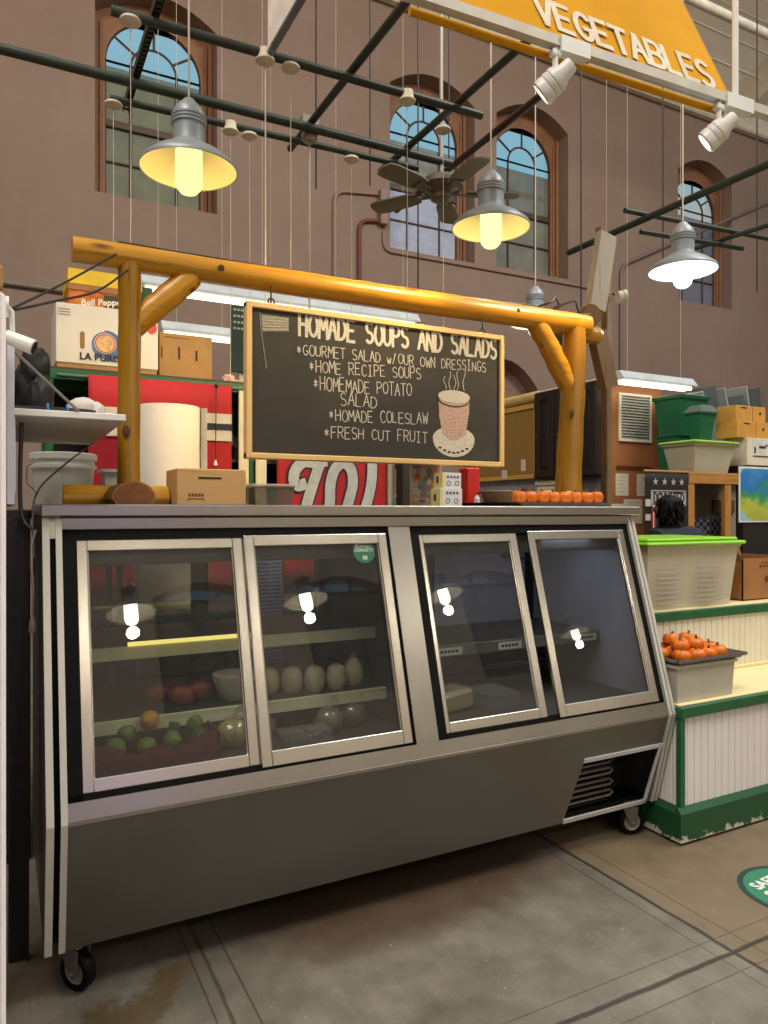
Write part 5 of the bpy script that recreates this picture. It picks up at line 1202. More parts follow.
def paper(name, label, cx, x0, x1, y, z0, z1, lines=5, side=None, col='cfc8b4'):
    t = T(name, label, 'paper', ((x0+x1)/2, y, z0)); m = MB()
    if side: m.box(side-.0012, side, x0, x1, z0, z1)
    else: m.box(x0, x1, y-.0012, y, z0, z1)
    t.p('sheet', m, M(col, .7, var=.03), smooth=0); m = MB()
    for k in range(lines):
        z = z1-(z1-z0)*(k+1)/(lines+1); a = x0+(x1-x0)*.15; b = x1-(x1-x0)*(.15+.1*(k % 3))
        if side: m.box(side-.002, side-.0012, a, b, z, z+(z1-z0)*.02)
        else: m.box(a, b, y-.002, y-.0012, z, z+(z1-z0)*.02)
    t.p('writing', m, M('8a8576', .7), smooth=0)
paper('white_card', 'small white printed card on the dark cabinet door', 0, 4.80, 4.875, 0, 1.91, 2.03, 4, 4.4358)
paper('notice_sheet', 'white sheet taped to the brown door, left one of the upper two', 0, 4.64, 4.79, 4.599, 1.49, 1.68)
paper('notice_sheet', 'white sheet taped to the brown door, right one of the upper two', 0, 4.89, 5.04, 4.599, 1.49, 1.68)
paper('notice_sheet', 'white sheet taped low on the brown door, left of the black banner', 0, 4.73, 4.95, 4.595, 1.25, 1.46, 6)
paper('notice_sheet', 'long white sheet hanging low on the brown door next to the counter end', 0, 4.56, 4.74, 4.590, 1.22, 1.42, 6)
t = T('cork_board', 'cork notice board in a light wooden frame behind the chalkboard', 'notice board', (4.53, 6.0, 1.68)); m = MB(); m.box(4.50, 4.535, 5.46, 6.7, 1.70, 2.36); t.p('cork', m, M('8d6f35', .9, var=.2, scale=60)); m = MB()
for a, b, c_, d in ((5.44, 6.7, 1.67, 1.71), (5.44, 6.7, 2.34, 2.39), (5.44, 5.49, 1.67, 2.39)): m.box(4.485, 4.537, a, b, c_, d, .003)
t.p('frame', m, wood('a8742c', 'c99a4c', 'Y', .5, 16, False))
paper('pinned_slip', 'white slip pinned near the bottom of the cork board', 0, 5.63, 5.70, 0, 1.75, 1.86, 2, 4.5005); paper('pinned_slip', 'cream slip pinned at the bottom edge of the cork board, beside the chalkboard frame', 0, 5.90, 5.99, 0, 1.69, 1.77, 2, 4.4855); paper('pinned_slip', 'narrow white strip hanging on the right frame of the cork board', 0, 5.45, 5.475, 0, 1.86, 2.06, 0, 4.4855)
m = MB(); log(m, [(4.50, 5.43, 2.443), (4.50, 6.8, 2.443)], (.05, .05)); one('rail_log', 'pale yellow peeled log along the top of the cork board', 'log', m, wood('a98a48', 'cbb070', 'Y', .5, 14, False), (4.5, 6.1, 2.43))
t = T('back_counter', 'low counter with dark front seen under the cork board', 'counter', (4.3, 6.2, 0)); m = MB(); m.box(3.2, 4.53, 6.6, 7.2, 0, 1.50, .004); t.p('body', m, M('8d8f92', .6)); m = MB(); m.box(3.18, 4.54, 6.57, 7.22, 1.50, 1.53); t.p('top', m, WHITE); m = MB(); m.box(4.08, 4.50, 6.585, 6.60, 1.36, 1.58, .003); t.p('dark_panel', m, M('1b1b1f', .5)); m = MB()
for k in range(12): m.box(3.3+.06*k, 3.35+.06*k, 6.585, 6.6, .2, 1.4)
t.p('slats', m, M('6f7072', .6))
t = T('slatted_panel', 'pale louvred panel under the dark cabinets left of the log post', 'panel', (4.5, 5.5, 1.2)); m = MB(); m.box(4.49, 4.5405, 5.16, 5.45, 1.2, 1.63, .003); t.p('board', m, CREAM); m = MB()
for k in range(9): m.box(4.482, 4.49, 5.18+.03*k, 5.198+.03*k, 1.22, 1.57)
m.box(4.475, 4.49, 5.15, 5.46, 1.60, 1.64, .003); t.p('slats', m, M('cfc9b0', .6))
t = T('shelf_niche', 'shadowy shelf opening under the dark cabinet right of the log post', 'shelf', (4.5, 4.9, 1.2)); m = MB(); m.box(4.50, 4.538, 4.66, 5.12, 1.2, 1.64, .003); t.p('back', m, M('55565a', .6)); m = MB(); m.box(4.47, 4.50, 4.66, 5.12, 1.38, 1.40); t.p('shelf', m, WHITE); m = MB(); m.ball((4.485, 4.80, 1.44), .05, 3, (.3, 1, 1.2)); t.p('dark_bag', m, DK); m = MB(); m.box(4.485, 4.5, 4.95, 5.10, 1.41, 1.62, .002); t.p('yellow_book', m, M('b59a52', .6))

# leaning weathered timbers behind the right post
GT = wood('7d7566', 'a9a08e', 'Z', .8, 12, False); BT = wood('4a3520', '7d6040', 'Z', .7, 12, False)
t = T('timber_brace', 'weathered timber post with two slanting braces behind the right log post', 'timber frame', (3.09, 3.16, 0))
m = MB(); m.box(3.16, 3.20, 3.20, 3.25, 0, 2.96, .004); t.p('post', m, BT)
def plank(p0, p1, w, dpt, yaw=0):
    m = MB(); A, B = Vector(p0), Vector(p1); d = (B-A).normalized(); sx_ = Vector((1, 0, 0)); sx_ = (sx_-d*sx_.dot(d)).normalized(); sy_ = d.cross(sx_)
    q = []
    for P in (A, B):
        for a, b in ((-1, 1), (1, 1), (1, -1), (-1, -1)): q.append(P+sx_*a*w/2+sy_*b*dpt/2)
    return m.hexa(q)
t.p('upper_brace', plank((2.99, 3.12, 2.50), (3.086, 3.13, 2.945), .118, .05), GT, label='pale grey weathered board')
t.p('lower_brace', plank((3.01, 3.13, 2.38), (3.115, 3.14, 2.07), .10, .06), BT)
m = MB(); m.box(3.055, 3.10, 3.145, 3.19, 2.88, 3.0, .003); t.p('nailed_block', m, BT)
m = MB(); log(m, [(2.80, 2.95, 2.405), (2.95, 3.4, 2.40)], (.06, .06), .002); l1 = t.p('upper_log', m, BT); m = MB(); m.lathe([(0, 0), (.054, 0), (.054, .002), (0, .002)], (2.799, 2.947, 2.405), 24, mtx=Matrix.Rotation(PI/2, 4, 'X')); t.sp(l1, 'cut_end', m, ENDG, label='brown sawn end')
m = MB(); log(m, [(2.66, 2.95, 2.31), (2.875, 2.99, 2.31)], (.045, .048), .002); t.p('lower_log', m, LOGX)
m = MB(); m.tube([(3.202, 3.157, 2.608), (3.235, 3.14, 2.615)], .036, 18); m.tube([(3.23, 3.142, 2.614), (3.245, 3.136, 2.617)], .039, 18); one('white_pipe', 'short white plastic pipe sticking out of the weathered timber post', 'pipe', m, M('cfc8bc', .45), (3.19, 3.16, 2.60))

# ------------------------------------------------------------------ shelf bay with the tubs and the doorway frame
TY = wood('6e4a1e', 'a8783c', 'Z', .6, 14, False); TX = wood('6e4a1e', 'a8783c', 'X', .6, 14, False)
t = T('timber_rack', 'rough timber shelf frame holding tubs above the doorway', 'shelf', (4.7, 4.0, 0))
m = MB(); m.box(4.44, 5.6, 3.695, 3.9, 1.621, 1.645, .003); m.box(4.86, 5.6, 3.9005, 4.5, 1.621, 1.645, .003); t.p('board', m, TX); m = MB(); m.box(4.455, 5.05, 3.694, 3.735, 1.56, 1.62, .003); t.p('lintel', m, TX)
for x0, x1 in ((4.45, 4.525), (4.86, 4.93)): m = MB(); m.box(x0, x1, 3.70, 3.74, 0, 1.62, .004); t.p('post', m, TY)
for q_, r_ in ((4.90, 4.42), (5.5, 4.42), (5.5, 3.78)): m = MB(); m.box(q_, q_+.06, r_, r_+.06, 0, 1.62); t.p('post', m, TY)
m = MB(); m.box(5.10, 5.80, 4.30, 4.33, 0, 1.60); t = T('partition_board', 'off-white panel seen through the timber doorway', 'panel', (5.45, 4.3, 0)); t.p('board', m, M('b3ab98', .7)); m = MB(); m.box(5.47, 5.75, 4.28, 4.298, 1.345, 1.455, .002); t.p('brown_square', m, M('7d5a30', .7))
m = MB(); m.hexa([(5.13, 4.05, 0), (5.33, 4.05, 0), (5.33, 4.2, 0), (5.13, 4.2, 0), (5.11, 4.03, 1.29), (5.33, 4.03, 1.32), (5.33, 4.2, 1.32), (5.11, 4.2, 1.29)])
pl = NT('plaid_cloth'); ck = pl.n('ShaderNodeTexChecker'); ck.inputs['Scale'].default_value = 30; ck.inputs[1].default_value = (*lin('2c3a66'), 1); ck.inputs[2].default_value = (*lin('9aa3bb'), 1); pl.l(pl.coord(), ck.inputs[0]); pl.bsdf(ck.outputs[0], .8)
one('checked_bag', 'tall blue checked bag standing in the timber doorway', 'bag', m, pl.m, (5.22, 4.1, 0))
# black supporters' banner
t = T('team_banner', 'black banner with four stars and a boxed name hung under the shelf', 'banner', (4.23, 3.69, 1.0)); by = 3.688
m = MB(); m.tube([(3.99, 3.69, 1.64), (4.445, 3.69, 1.64)], .009, 8); t.p('rod', m, TX); thick(t.p('cloth', cloth(4.0, 4.44, 3.69, 1.02, 1.635, amp=.002), M('121214', .7), smooth=60)); fq = lambda a, b, d: (a, by-.004-d, b)
def star(cx, cz, r): return [(cx+(r if k % 2 == 0 else r*.42)*math.sin(PI*k/5), cz+(r if k % 2 == 0 else r*.42)*math.cos(PI*k/5)) for k in range(10)]
m = MB()
for x in (4.10, 4.19, 4.28, 4.365): m.prism(star(x, 1.565, .028), 0, .001, fq)
t.p('star', m, M('a9a7a8', .6), label='row of four grey stars')
m = MB(); m.prism([(4.055, 1.395), (4.41, 1.395), (4.41, 1.505), (4.055, 1.505)], 0, .001, fq); nb = t.p('name_box', m, M('b3aeaa', .6), label='pale box with black outlined DC UNITED')
m = MB(); m.ribbon([(4.066, 1.405), (4.40, 1.405), (4.40, 1.495), (4.066, 1.495)], .006, fq, .001, .0016, True); letters(m, 'DCUNITED', 4.085, 1.415, 4.395, 1.415, .07, .0125, lambda a, b, d: fq(a, b, d+.001)); t.sp(nb, 'lettering', m, INK)
m = MB(); m.prism([(4.06, 1.15), (4.06, 1.385), (4.20, 1.385), (4.245, 1.36), (4.16, 1.20)], 0, .001, fq); cr = t.p('crest', m, M('a8202a', .6), label='red crest fragment'); m = MB(); m.prism([(4.075, 1.20), (4.075, 1.36), (4.085, 1.36), (4.085, 1.20)], .001, .0016, fq); m.prism([(4.11, 1.37), (4.22, 1.365), (4.16, 1.30), (4.12, 1.32)], .001, .0016, fq); t.sp(cr, 'white_mark', m, M('c9c4bc', .6)); m = MB(); m.prism([(4.125, 1.36), (4.215, 1.355), (4.165, 1.31), (4.13, 1.325)], .0016, .0022, fq); m.prism([(4.10, 1.31), (4.16, 1.28), (4.13, 1.2), (4.10, 1.2)], .001, .0016, fq); t.sp(cr, 'black_mark', m, INK)
m = MB(); m.prism([(4.0, 1.39), (4.05, 1.39), (4.05, 1.44), (4.0, 1.44)], 0, .001, fq); m.prism([(4.0, 1.29), (4.05, 1.29), (4.05, 1.335), (4.0, 1.335)], 0, .001, fq); t.p('white_square', m, M('c4c0b8', .6))
# map poster
mp = NT('map_print'); tcn = mp.coord((1, 1, 1)); n_ = mp.noise(tcn, 4.5, 5, .6); sep = mp.n('ShaderNodeSeparateXYZ'); mp.l(tcn, sep.inputs[0])
gz_ = mp.math('MULTIPLY_ADD', sep.outputs[2], 1.6, mp.math('MULTIPLY_ADD', n_, 1.1, -.40)); r_ = mp.math('ADD', mp.math('POWER', mp.math('MULTIPLY', mp.math('SUBTRACT', sep.outputs[0], .02), 2.7), 2), mp.math('POWER', mp.math('MULTIPLY', mp.math('SUBTRACT', sep.outputs[2], .24), 4.6), 2))
land = mp.ramp(gz_, [(.10, '9aa544'), (.3, 'b0b24a'), (.42, '4f9a4a'), (.52, '2f7f7a'), (.62, '2a6fb4'), (.85, '3a86c4')]); sea = mp.ramp(n_, [(.35, '6fa9c9'), (.65, 'a5cad6')])
inl = mp.math('LESS_THAN', mp.math('ADD', r_, mp.math('MULTIPLY', n_, .8)), 1.75); mp.bsdf(mp.mix(inl, sea, land), .45)
t = T('map_poster', 'blue and green relief map poster at the right frame edge', 'poster', (5.35, 3.69, 1.27)); m = MB(); m.box(5.0, 5.62, 3.685, 3.695, 1.27, 1.70, .001); t.p('sheet', m, M('d5d6d2', .5)); m = MB(); m.box(5.014, 5.606, 3.6835, 3.685, 1.284, 1.686); t.p('map', m, mp.m, smooth=0)
m = MB(); m.box(5.06, 6.2, 3.6955, 3.76, .0, 1.61); one('dark_partition', 'black panel behind the map poster', 'panel', m, DK, (5.6, 3.83, 0))
# things on that shelf
ZS = 1.6455
LIMEG = M('86c41e', .4, var=.05)
TUBM = milky('dcd9c4', .8)
t = T('lidded_tub', 'clear storage tub with a pale green lid on the timber shelf', 'storage tub', (4.5, 3.95, ZS)); bin_(t, 4.55, 5.0, 3.72, 4.02, ZS, 1.865, TUBM, .04, .012)
m = MB(); m.box(4.525, 5.025, 3.695, 4.045, 1.866, 1.885, .006); m.box(4.57, 4.98, 3.74, 4.0, 1.884, 1.892, .004); t.p('lid', m, M('8fb84a', .4)); m = MB(); m.box(4.80, 4.95, 3.78, 3.95, ZS+.01, 1.80); m.box(4.62, 4.78, 3.8, 3.95, ZS+.01, 1.76); t.p('contents', m, M('b3ad90', .7))
DGN = M('0f5a3c', .4, var=.12)
def rbin(name, label, x0, x1, y0, y1, z0, z1, lidm=None):
    t = T(name, label, 'bin', ((x0+x1)/2, (y0+y1)/2, z0), 'green bins on the shelf'); bin_(t, x0, x1, y0, y1, z0, z1, DGN, .03, .012); return t
rbin('green_bin', 'dark green bin standing on the timber shelf beside the brown door, lower of the stack', 4.92, 5.24, 4.17, 4.42, ZS, 1.99); t = rbin('green_bin', 'dark green bin stacked on another beside the brown door', 4.91, 5.25, 4.16, 4.43, 1.9905, 2.30); m = MB(); m.box(4.895, 5.265, 4.145, 4.445, 2.30, 2.315, .005); t.p('lid', m, DGN)
t = rbin('green_bin', 'shorter dark green bin with a clear grey lid right of the stacked pair', 4.78, 4.965, 3.86, 4.0, 1.893, 2.13); m = MB(); m.hexa([(4.77, 3.85, 2.131), (4.98, 3.85, 2.131), (4.98, 4.01, 2.131), (4.77, 4.01, 2.131), (4.81, 3.88, 2.185), (4.95, 3.88, 2.185), (4.95, 3.98, 2.185), (4.81, 3.98, 2.185)]); t.p('lid', m, milky('8f9a96', .6), label='clear grey domed lid')
t = T('white_carton', 'white office carton on the shelf at the right frame edge', 'box', (5.2, 3.9, ZS)); m = MB(); m.box(5.14, 5.8, 3.72, 3.92, ZS+.07, 1.93, .002); t.p('body', m, M('cfc8b4', .6)); m = MB(); m.box(5.20, 5.8, 3.717, 3.72, 1.79, 1.92); t.p('label_panel', m, M('c9c9c6', .5)); m = MB(); m.box(5.28, 5.36, 3.7155, 3.717, 1.85, 1.87); m.box(5.22, 5.24, 3.7155, 3.717, 1.81, 1.86); m.box(5.21, 5.65, 3.7155, 3.717, 1.785, 1.793)
for k in range(6): m.box(5.36+.03*k, 5.38+.03*k, 3.7155, 3.717, 1.865, 1.885)
t.p('print', m, M('33302c', .6)); m = MB(); m.box(5.15, 5.8, 3.71, 3.92, ZS, ZS+.07, .002); t.p('black_base', m, DK)
CARY = M('c08c3e', .7, var=.1)
def carton(label, x0, x1, y0, y1, z0, z1):
    t = T('cardboard_carton', label, 'carton', ((x0+x1)/2, (y0+y1)/2, z0), 'cartons on the shelf'); m = MB(); m.box(x0, x1, y0, y1, z0, z1, .002); t.p('body', m, CARY); m = MB(); m.box((x0+x1)/2+.10, (x0+x1)/2+.125, y0-.002, y0, (z0+z1)/2, (z0+z1)/2+.02); m.box((x0+x1)/2-.12, (x0+x1)/2-.05, y0-.002, y0, z1-.022, z1-.012); m.box((x0+x1)/2+.02, (x0+x1)/2+.021, y0-.002, y0, z0, z1); t.p('holes', m, M('3a2814', .8)); return t
carton('yellow-brown carton on the white office carton, lower of two', 5.05, 5.45, 3.74, 3.93, 1.9305, 2.06); carton('yellow-brown carton on top of another at the right frame edge', 5.06, 5.42, 3.76, 3.93, 2.0605, 2.185)
GP = milky('8f9a9c', .75)
t = T('lid_rack', 'grey rack behind the cartons holding loose plastic lids', 'rack', (5.4, 4.35, ZS)); m = MB(); m.box(5.29, 6.2, 4.2, 4.49, ZS, 2.14, .004); t.p('crate', m, M('6a6f70', .6))
for k, (x, tilt, h, lab) in enumerate(((5.10, -.45, .26, 'grey plastic lid leaning left behind the cartons, leftmost'), (5.22, -.28, .31, 'grey plastic lid leaning behind the cartons, second from left'), (5.36, -.32, .30, 'pale grey plastic lid leaning behind the cartons, third from left'), (5.50, .05, .24, 'grey plastic lid upright behind the cartons, fourth from left'), (5.63, -.22, .33, 'pale grey plastic lid leaning behind the cartons, fifth from left'), (5.78, -.1, .33, 'grey plastic lid at the right frame edge behind the cartons'))):
    x += .28; R = Matrix.Translation((x, 4.32, 2.142)) @ Matrix.Rotation(tilt, 4, 'Y'); m = MB(); m.box(-.012, .0, -.1, .14, .006, h, .003, R); m.box(-.02, .0, -.1, -.085, .006, h, .002, R); m.box(-.02, .0, .125, .14, .006, h, .002, R); one('loose_lid', lab, 'tray', m, GP if k % 2 else M('a3aaa8', .5), (x, 4.32, 2.142), 'loose lids')  # loose plastic lids, modelled as thin rimmed sheets
m = MB(); m.hexa([(4.86, 4.25, 2.15), (5.12, 4.25, 2.15), (5.12, 4.45, 2.15), (4.86, 4.45, 2.15), (4.80, 4.2, 2.36), (5.16, 4.2, 2.36), (5.16, 4.5, 2.36), (4.80, 4.5, 2.36)])

# ------------------------------------------------------------------ white beadboard counter
t = T('counter', 'white beadboard counter with green trim and a raised back step', 'counter', (4.0, 2.4, 0)); CX0, CX1, CY0, CY1, CY2 = 2.445, 6.2, 2.07, 2.45, 3.1
BEAD = M('dbd6d6', .5, var=.03); 
def bead(m, a0, a1, z0, z1, fn, w=.042):
    n = int((a1-a0)/w)
    for k in range(n): 
        p = a0+(a1-a0)*k/n; q = a0+(a1-a0)*(k+1)/n; m.prism([(p+.0012, 0), (q-.0012, 0), (q-.0012, .006), (q-.004, .009), (p+.004, .009), (p+.0012, .006)], z0, z1, fn)
m = MB(); m.box(CX0+.01, CX1, CY0+.01, CY1+.02, .02, .51); m.box(CX0+.01, CX1, CY1+.012, CY2, .02, .83); t.p('carcass', m, M('a9a4a2', .6), smooth=0)
m = MB(); bead(m, CX0, CX1, .15, .515, lambda a, b, z: (a, CY0+.01-b, z)); bead(m, CY0, CY2, .15, .515, lambda a, b, z: (CX0+.01-b, a, z)); t.p('front_beadboard', m, BEAD, smooth=0)
m = MB(); bead(m, CX0, CX1, .55, .83, lambda a, b, z: (a, CY1+.012-b, z)); t.p('step_beadboard', m, M('d9d3bf', .5, var=.03), smooth=0)
GT_ = NT('chipped_green'); _n = GT_.noise(GT_.coord((1, 1, 1)), 22, 6, .7); _sp = GT_.n('ShaderNodeSeparateXYZ'); GT_.l(GT_.coord(), _sp.inputs[0]); _low = GT_.n('ShaderNodeMapRange'); _low.inputs[1].default_value = .015; _low.inputs[2].default_value = .06; _low.inputs[3].default_value = .30; _low.inputs[4].default_value = .0; GT_.l(_sp.outputs[2], _low.inputs[0])
_chip = GT_.math('GREATER_THAN', GT_.math('ADD', _n, _low.outputs[0]), .74); GT_.bsdf(GT_.mix(_chip, '17492c', 'b9b7a8'), .4)
m = MB(); m.box(CX0-.022, CX1, CY0-.022, CY0+.01, .012, .13, .002); m.box(CX0-.0225, CX0+.01, CY0+.0105, CY2, .012, .13, .002); m.prism([(-.022, .128), (.004, .128), (.004, .15), (-.002, .15)], CX0-.02, CX1, lambda a, b, d: (d, CY0+a, b)); m.prism([(-.022, .128), (.004, .128), (.004, .15), (-.002, .15)], CY0+.0045, CY2, lambda a, b, d: (CX0+a, d, b)); t.p('plinth', m, GT_.m, label='chipped green plinth')
m = MB(); m.box(CX0-.004, CX0+.024, CY0-.006, CY0+.02, .148, .515, .003); t.p('corner_strip', m, GREENP)
m = MB(); m.box(CX0-.01, CX1, CY0-.016, CY0+.012, .512, .556, .003); m.box(CX0-.0105, CX0+.012, CY0+.0125, CY2, .512, .5555, .003); m.box(CX0, CX1, CY1-.008, CY1+.02, .83, .874, .003); t.p('edge_band', m, GREENP, label='green edge bands')
m = MB(); m.box(CX0+.012, CX1, CY0+.012, CY1+.004, .512, .558, .001); m.box(CX0, CX1, CY1+.02, CY2, .83, .875, .001); m.box(CX0+.01, CX1, CY1-.01, CY1+.004, .558, .575, .003); t.p('top', m, M('e2d3a2', .5, var=.04))
ZC, ZU = .5585, .8755
t = T('storage_tub', 'big clear storage tub with a bright lime green lid on the raised counter', 'storage tub', (3.05, 2.7, ZU)); tb = bin_(t, 2.72, 3.37, 2.49, 2.93, ZU, 1.185, milky('eae5d2', .85), .03, .01)
m = MB(); m.box(2.69, 3.40, 2.46, 2.96, 1.186, 1.205, .008); m.box(2.72, 3.37, 2.49, 2.93, 1.204, 1.222, .007); t.p('lid', m, LIMEG, label='lime green lid'); m = MB()
for gx in (2.77, 3.06):
    m = MB()
    for k in range(8): m.box(gx+.005*(k % 2), gx+.17, 2.478, 2.482, 1.075-.024*k, 1.081-.024*k)
    t.p('moulded_print', m, M('a39f95', .6))
m = MB(); m.box(2.78, 3.02, 2.56, 2.85, ZU+.012, 1.12); m.box(3.05, 3.30, 2.58, 2.86, ZU+.012, 1.06); t.p('contents', m, M('b3aa9a', .7), label='pale bagged goods inside')
t = T('cardboard_box', 'open brown cardboard box on the raised counter at the right frame edge', 'box', (3.75, 2.75, ZU)); m = MB(); x0, x1, y0, y1, z1 = 3.50, 3.98, 2.56, 2.92, 1.10
m.box(x0, x1, y0, y0+.006, ZU, z1); m.box(x0, x1, y1-.006, y1, ZU, z1); m.box(x0, x0+.006, y0, y1, ZU, z1); m.box(x1-.006, x1, y0, y1, ZU, z1); m.box(x0, x1, y0, y1, ZU, ZU+.006); t.p('walls', m, M('9a6a3c', .7, var=.08), smooth=0)
m = MB(); m.hexa([(x0, y1, z1-.005), (x1, y1, z1-.005), (x1, y1+.006, z1-.005), (x0, y1+.006, z1-.005), (x0, y1+.03, z1+.09), (x1, y1+.03, z1+.09), (x1, y1+.036, z1+.09), (x0, y1+.036, z1+.09)]); m.hexa([(x0-.006, y0, z1-.008), (x0, y0, z1-.008), (x0, y1, z1-.008), (x0-.006, y1, z1-.008), (x0-.03, y0, z1+.03), (x0-.024, y0, z1+.03), (x0-.024, y1, z1+.03), (x0-.03, y1, z1+.03)]); t.p('flap', m, CARDD, smooth=0)
m = MB(); m.prism(cir(3.70, .985, .018)[:-1], 0, .001, lambda a, b, d: (a, y0-d, b*1 if True else b)); 
t.p('print', m, M('5d3a1a', .8)); m = MB()
for k in range(4): m.box(3.64+.03*k, 3.66+.03*k, y0-.001, y0, 1.05, 1.062); m.box(3.66+.03*k, 3.68+.03*k, y0-.001, y0, 1.07, 1.078)
t.p('print', m, M('5d3a1a', .8))
t = T('green_produce_box', 'brown crate edge behind the open cardboard box', 'crate', (3.6, 3.0, ZU)); m = MB(); m.box(3.48, 3.9, 2.97, 3.08, ZU, 1.17, .003); t.p('body', m, CARDD); m = MB(); m.box(3.47, 3.91, 2.965, 3.085, 1.17, 1.18); t.p('rim', m, DKGREEN)
t = T('clear_tub', 'clear plastic tub under the tray of pumpkins on the lower counter', 'tub', (2.68, 2.25, ZC)); bin_(t, 2.465, 2.82, 2.10, 2.40, ZC, .715, milky('e6e2d4', .8), .008, .008)
t = T('sheet_pan', 'grey metal sheet pan heaped with small pumpkins', 'tray', (2.66, 2.25, .716)); m = MB(); px0, px1, py0, py1, pz = 2.455, 2.87, 2.085, 2.42, .7165
bin_(t, px0, px1, py0, py1, pz, pz+.025, M('8a8784', .35, .7), .014, .006, 'pan')
PIL = [(2.535, 2.14), (2.615, 2.13), (2.695, 2.14), (2.775, 2.15), (2.50, 2.22), (2.58, 2.215), (2.66, 2.215), (2.74, 2.225), (2.815, 2.225), (2.54, 2.30), (2.63, 2.30), (2.72, 2.305)]
UP = [(2.57, 2.175, .044), (2.655, 2.18, .046), (2.615, 2.26, .047), (2.70, 2.255, .046)]
LB = ['front row, first from left', 'front row, second from left', 'front row, third from left', 'front row, at the right end', 'second row, first from left', 'second row, second from left', 'second row, third from left', 'second row, fourth from left', 'second row, at the pan corner', 'back row, left', 'back row, middle', 'back row, right']
q0 = pumpkin('small orange pumpkin on the sheet pan, front row, first from left', 'pumpkins on the sheet pan')
for k, (x, y) in enumerate(PIL):
    o = q0 if k == 0 else dup(q0, (0, 0, 0), 'small orange pumpkin on the sheet pan, '+LB[k])
    o.location = (x, y, pz+.0035); o.rotation_euler = (random.uniform(-.12, .12), random.uniform(-.12, .12), k*1.7); o.scale = (1, 1, 1)
for k, (x, y, dz) in enumerate(UP):
    o = dup(q0, (x, y, pz+dz), 'small orange pumpkin heaped on the sheet pan, '+['upper layer at left', 'upper layer at front centre', 'topmost, the left of two', 'topmost, the right of two'][k]); o.rotation_euler = (random.uniform(-.3, .3), random.uniform(-.3, .3), k*2.1)

# ------------------------------------------------------------------ the person behind the counter, seen from behind
SKIN = M('5a3a2a', .5, var=.08); NAVYS = M('1c2434', .85, var=.1); HAIR = M('070606', .6, var=.4, scale=60, spec=.2); TROU = M('22222a', .85)
def skin_mesh(name, V, Ed, R, mat, parent, base, root=0, sub=2):
    me = bpy.data.meshes.new(name); me.from_pydata([tuple(Vector(v)-Vector(base)) for v in V], Ed, []); o = bpy.data.objects.new(name, me); COL.objects.link(o); o.parent = parent
    me.materials.append(mat); mo = o.modifiers.new('skin', 'SKIN'); mo.use_smooth_shade = True
    for i, r in enumerate(R): d = me.skin_vertices[0].data[i]; d.radius = r if isinstance(r, tuple) else (r, r); d.use_root = (i == root)
    s = o.modifiers.new('sub', 'SUBSURF'); s.levels = s.render_levels = sub; return o
px, py = 3.925, 3.34
pr = T('person', 'person with dark hair and a navy top, seen from behind over the green-lidded tub', 'person', (px, py, 0))
def pv(x, y, z): return (px+x*1.02, py+y, z*.995 if z < 1.2 else z*.995+.004)
V = [pv(0, 0, .78), pv(0, .0, .93), pv(0, .01, 1.08), pv(0, .03, 1.17), pv(-.01, .06, 1.235), pv(-.015, .075, 1.29), pv(-.02, .085, 1.36), pv(-.02, .085, 1.43),
     pv(-.145, .03, 1.185), pv(-.20, .05, .95), pv(-.17, .22, .90), pv(-.14, .30, .90), pv(.145, .03, 1.185), pv(.21, .05, .95), pv(.16, .22, .90), pv(.12, .30, .90),
     pv(-.09, 0, .74), pv(-.095, .01, .42), pv(-.095, 0, .09), pv(-.095, .13, .035), pv(.09, 0, .74), pv(.095, .01, .42), pv(.095, 0, .09), pv(.095, .13, .035)]
Ed = [(0, 1), (1, 2), (2, 3), (3, 4), (4, 5), (5, 6), (6, 7), (3, 8), (8, 9), (9, 10), (10, 11), (3, 12), (12, 13), (13, 14), (14, 15), (0, 16), (16, 17), (17, 18), (18, 19), (0, 20), (20, 21), (21, 22), (22, 23)]
Rr = [(.14, .10), (.13, .095), (.14, .10), (.12, .09), .052, .056, (.078, .085), (.055, .06), .055, .045, .036, .028, .055, .045, .036, .028, .085, .058, .042, .035, .085, .058, .042, .035]
skin_mesh('body', V, Ed, Rr, SKIN, pr.o, pr.b)
for s_, i in ((-1, 0), (1, 1)):
    hb = Vector(pv(s_*.13, .31, .90)); HV = [hb, hb+Vector((0, .045, 0)), hb+Vector((0, .085, -.004))]; HE = [(0, 1), (1, 2)]; HR = [(.026, .018), (.036, .017), (.034, .014)]
    for f in range(4):
        b = hb+Vector((-.027+.018*f, .09, -.002)); ln = (.06, .072, .068, .05)[f]; n0 = len(HV); HV += [b, b+Vector((0, ln*.5, -.006)), b+Vector((0, ln*.85, -.022)), b+Vector((0, ln*.95, -.04))]; HE += [(2, n0), (n0, n0+1), (n0+1, n0+2), (n0+2, n0+3)]; HR += [.0095, .009, .0082, .007]
    n0 = len(HV); HV += [hb+Vector((-s_*.036, .03, -.006)), hb+Vector((-s_*.055, .055, -.016)), hb+Vector((-s_*.058, .08, -.022))]; HE += [(0, n0), (n0, n0+1), (n0+1, n0+2)]; HR += [.012, .0105, .009]
    skin_mesh('hand', HV, HE, HR, SKIN, pr.o, pr.b)
SV = [pv(0, 0, .80), pv(0, .0, .93), pv(0, .01, 1.08), pv(0, .03, 1.195), pv(-.005, .045, 1.235), pv(-.15, .03, 1.192), pv(-.205, .05, .95), pv(-.175, .2, .905), pv(.15, .03, 1.192), pv(.215, .05, .95), pv(.165, .2, .905)]
skin_mesh('shirt', SV, [(0, 1), (1, 2), (2, 3), (3, 4), (3, 5), (5, 6), (6, 7), (3, 8), (8, 9), (9, 10)], [(.165, .125), (.15, .115), (.16, .12), (.14, .115), (.088, .085), .082, .064, .052, .082, .064, .052], NAVYS, pr.o, pr.b)
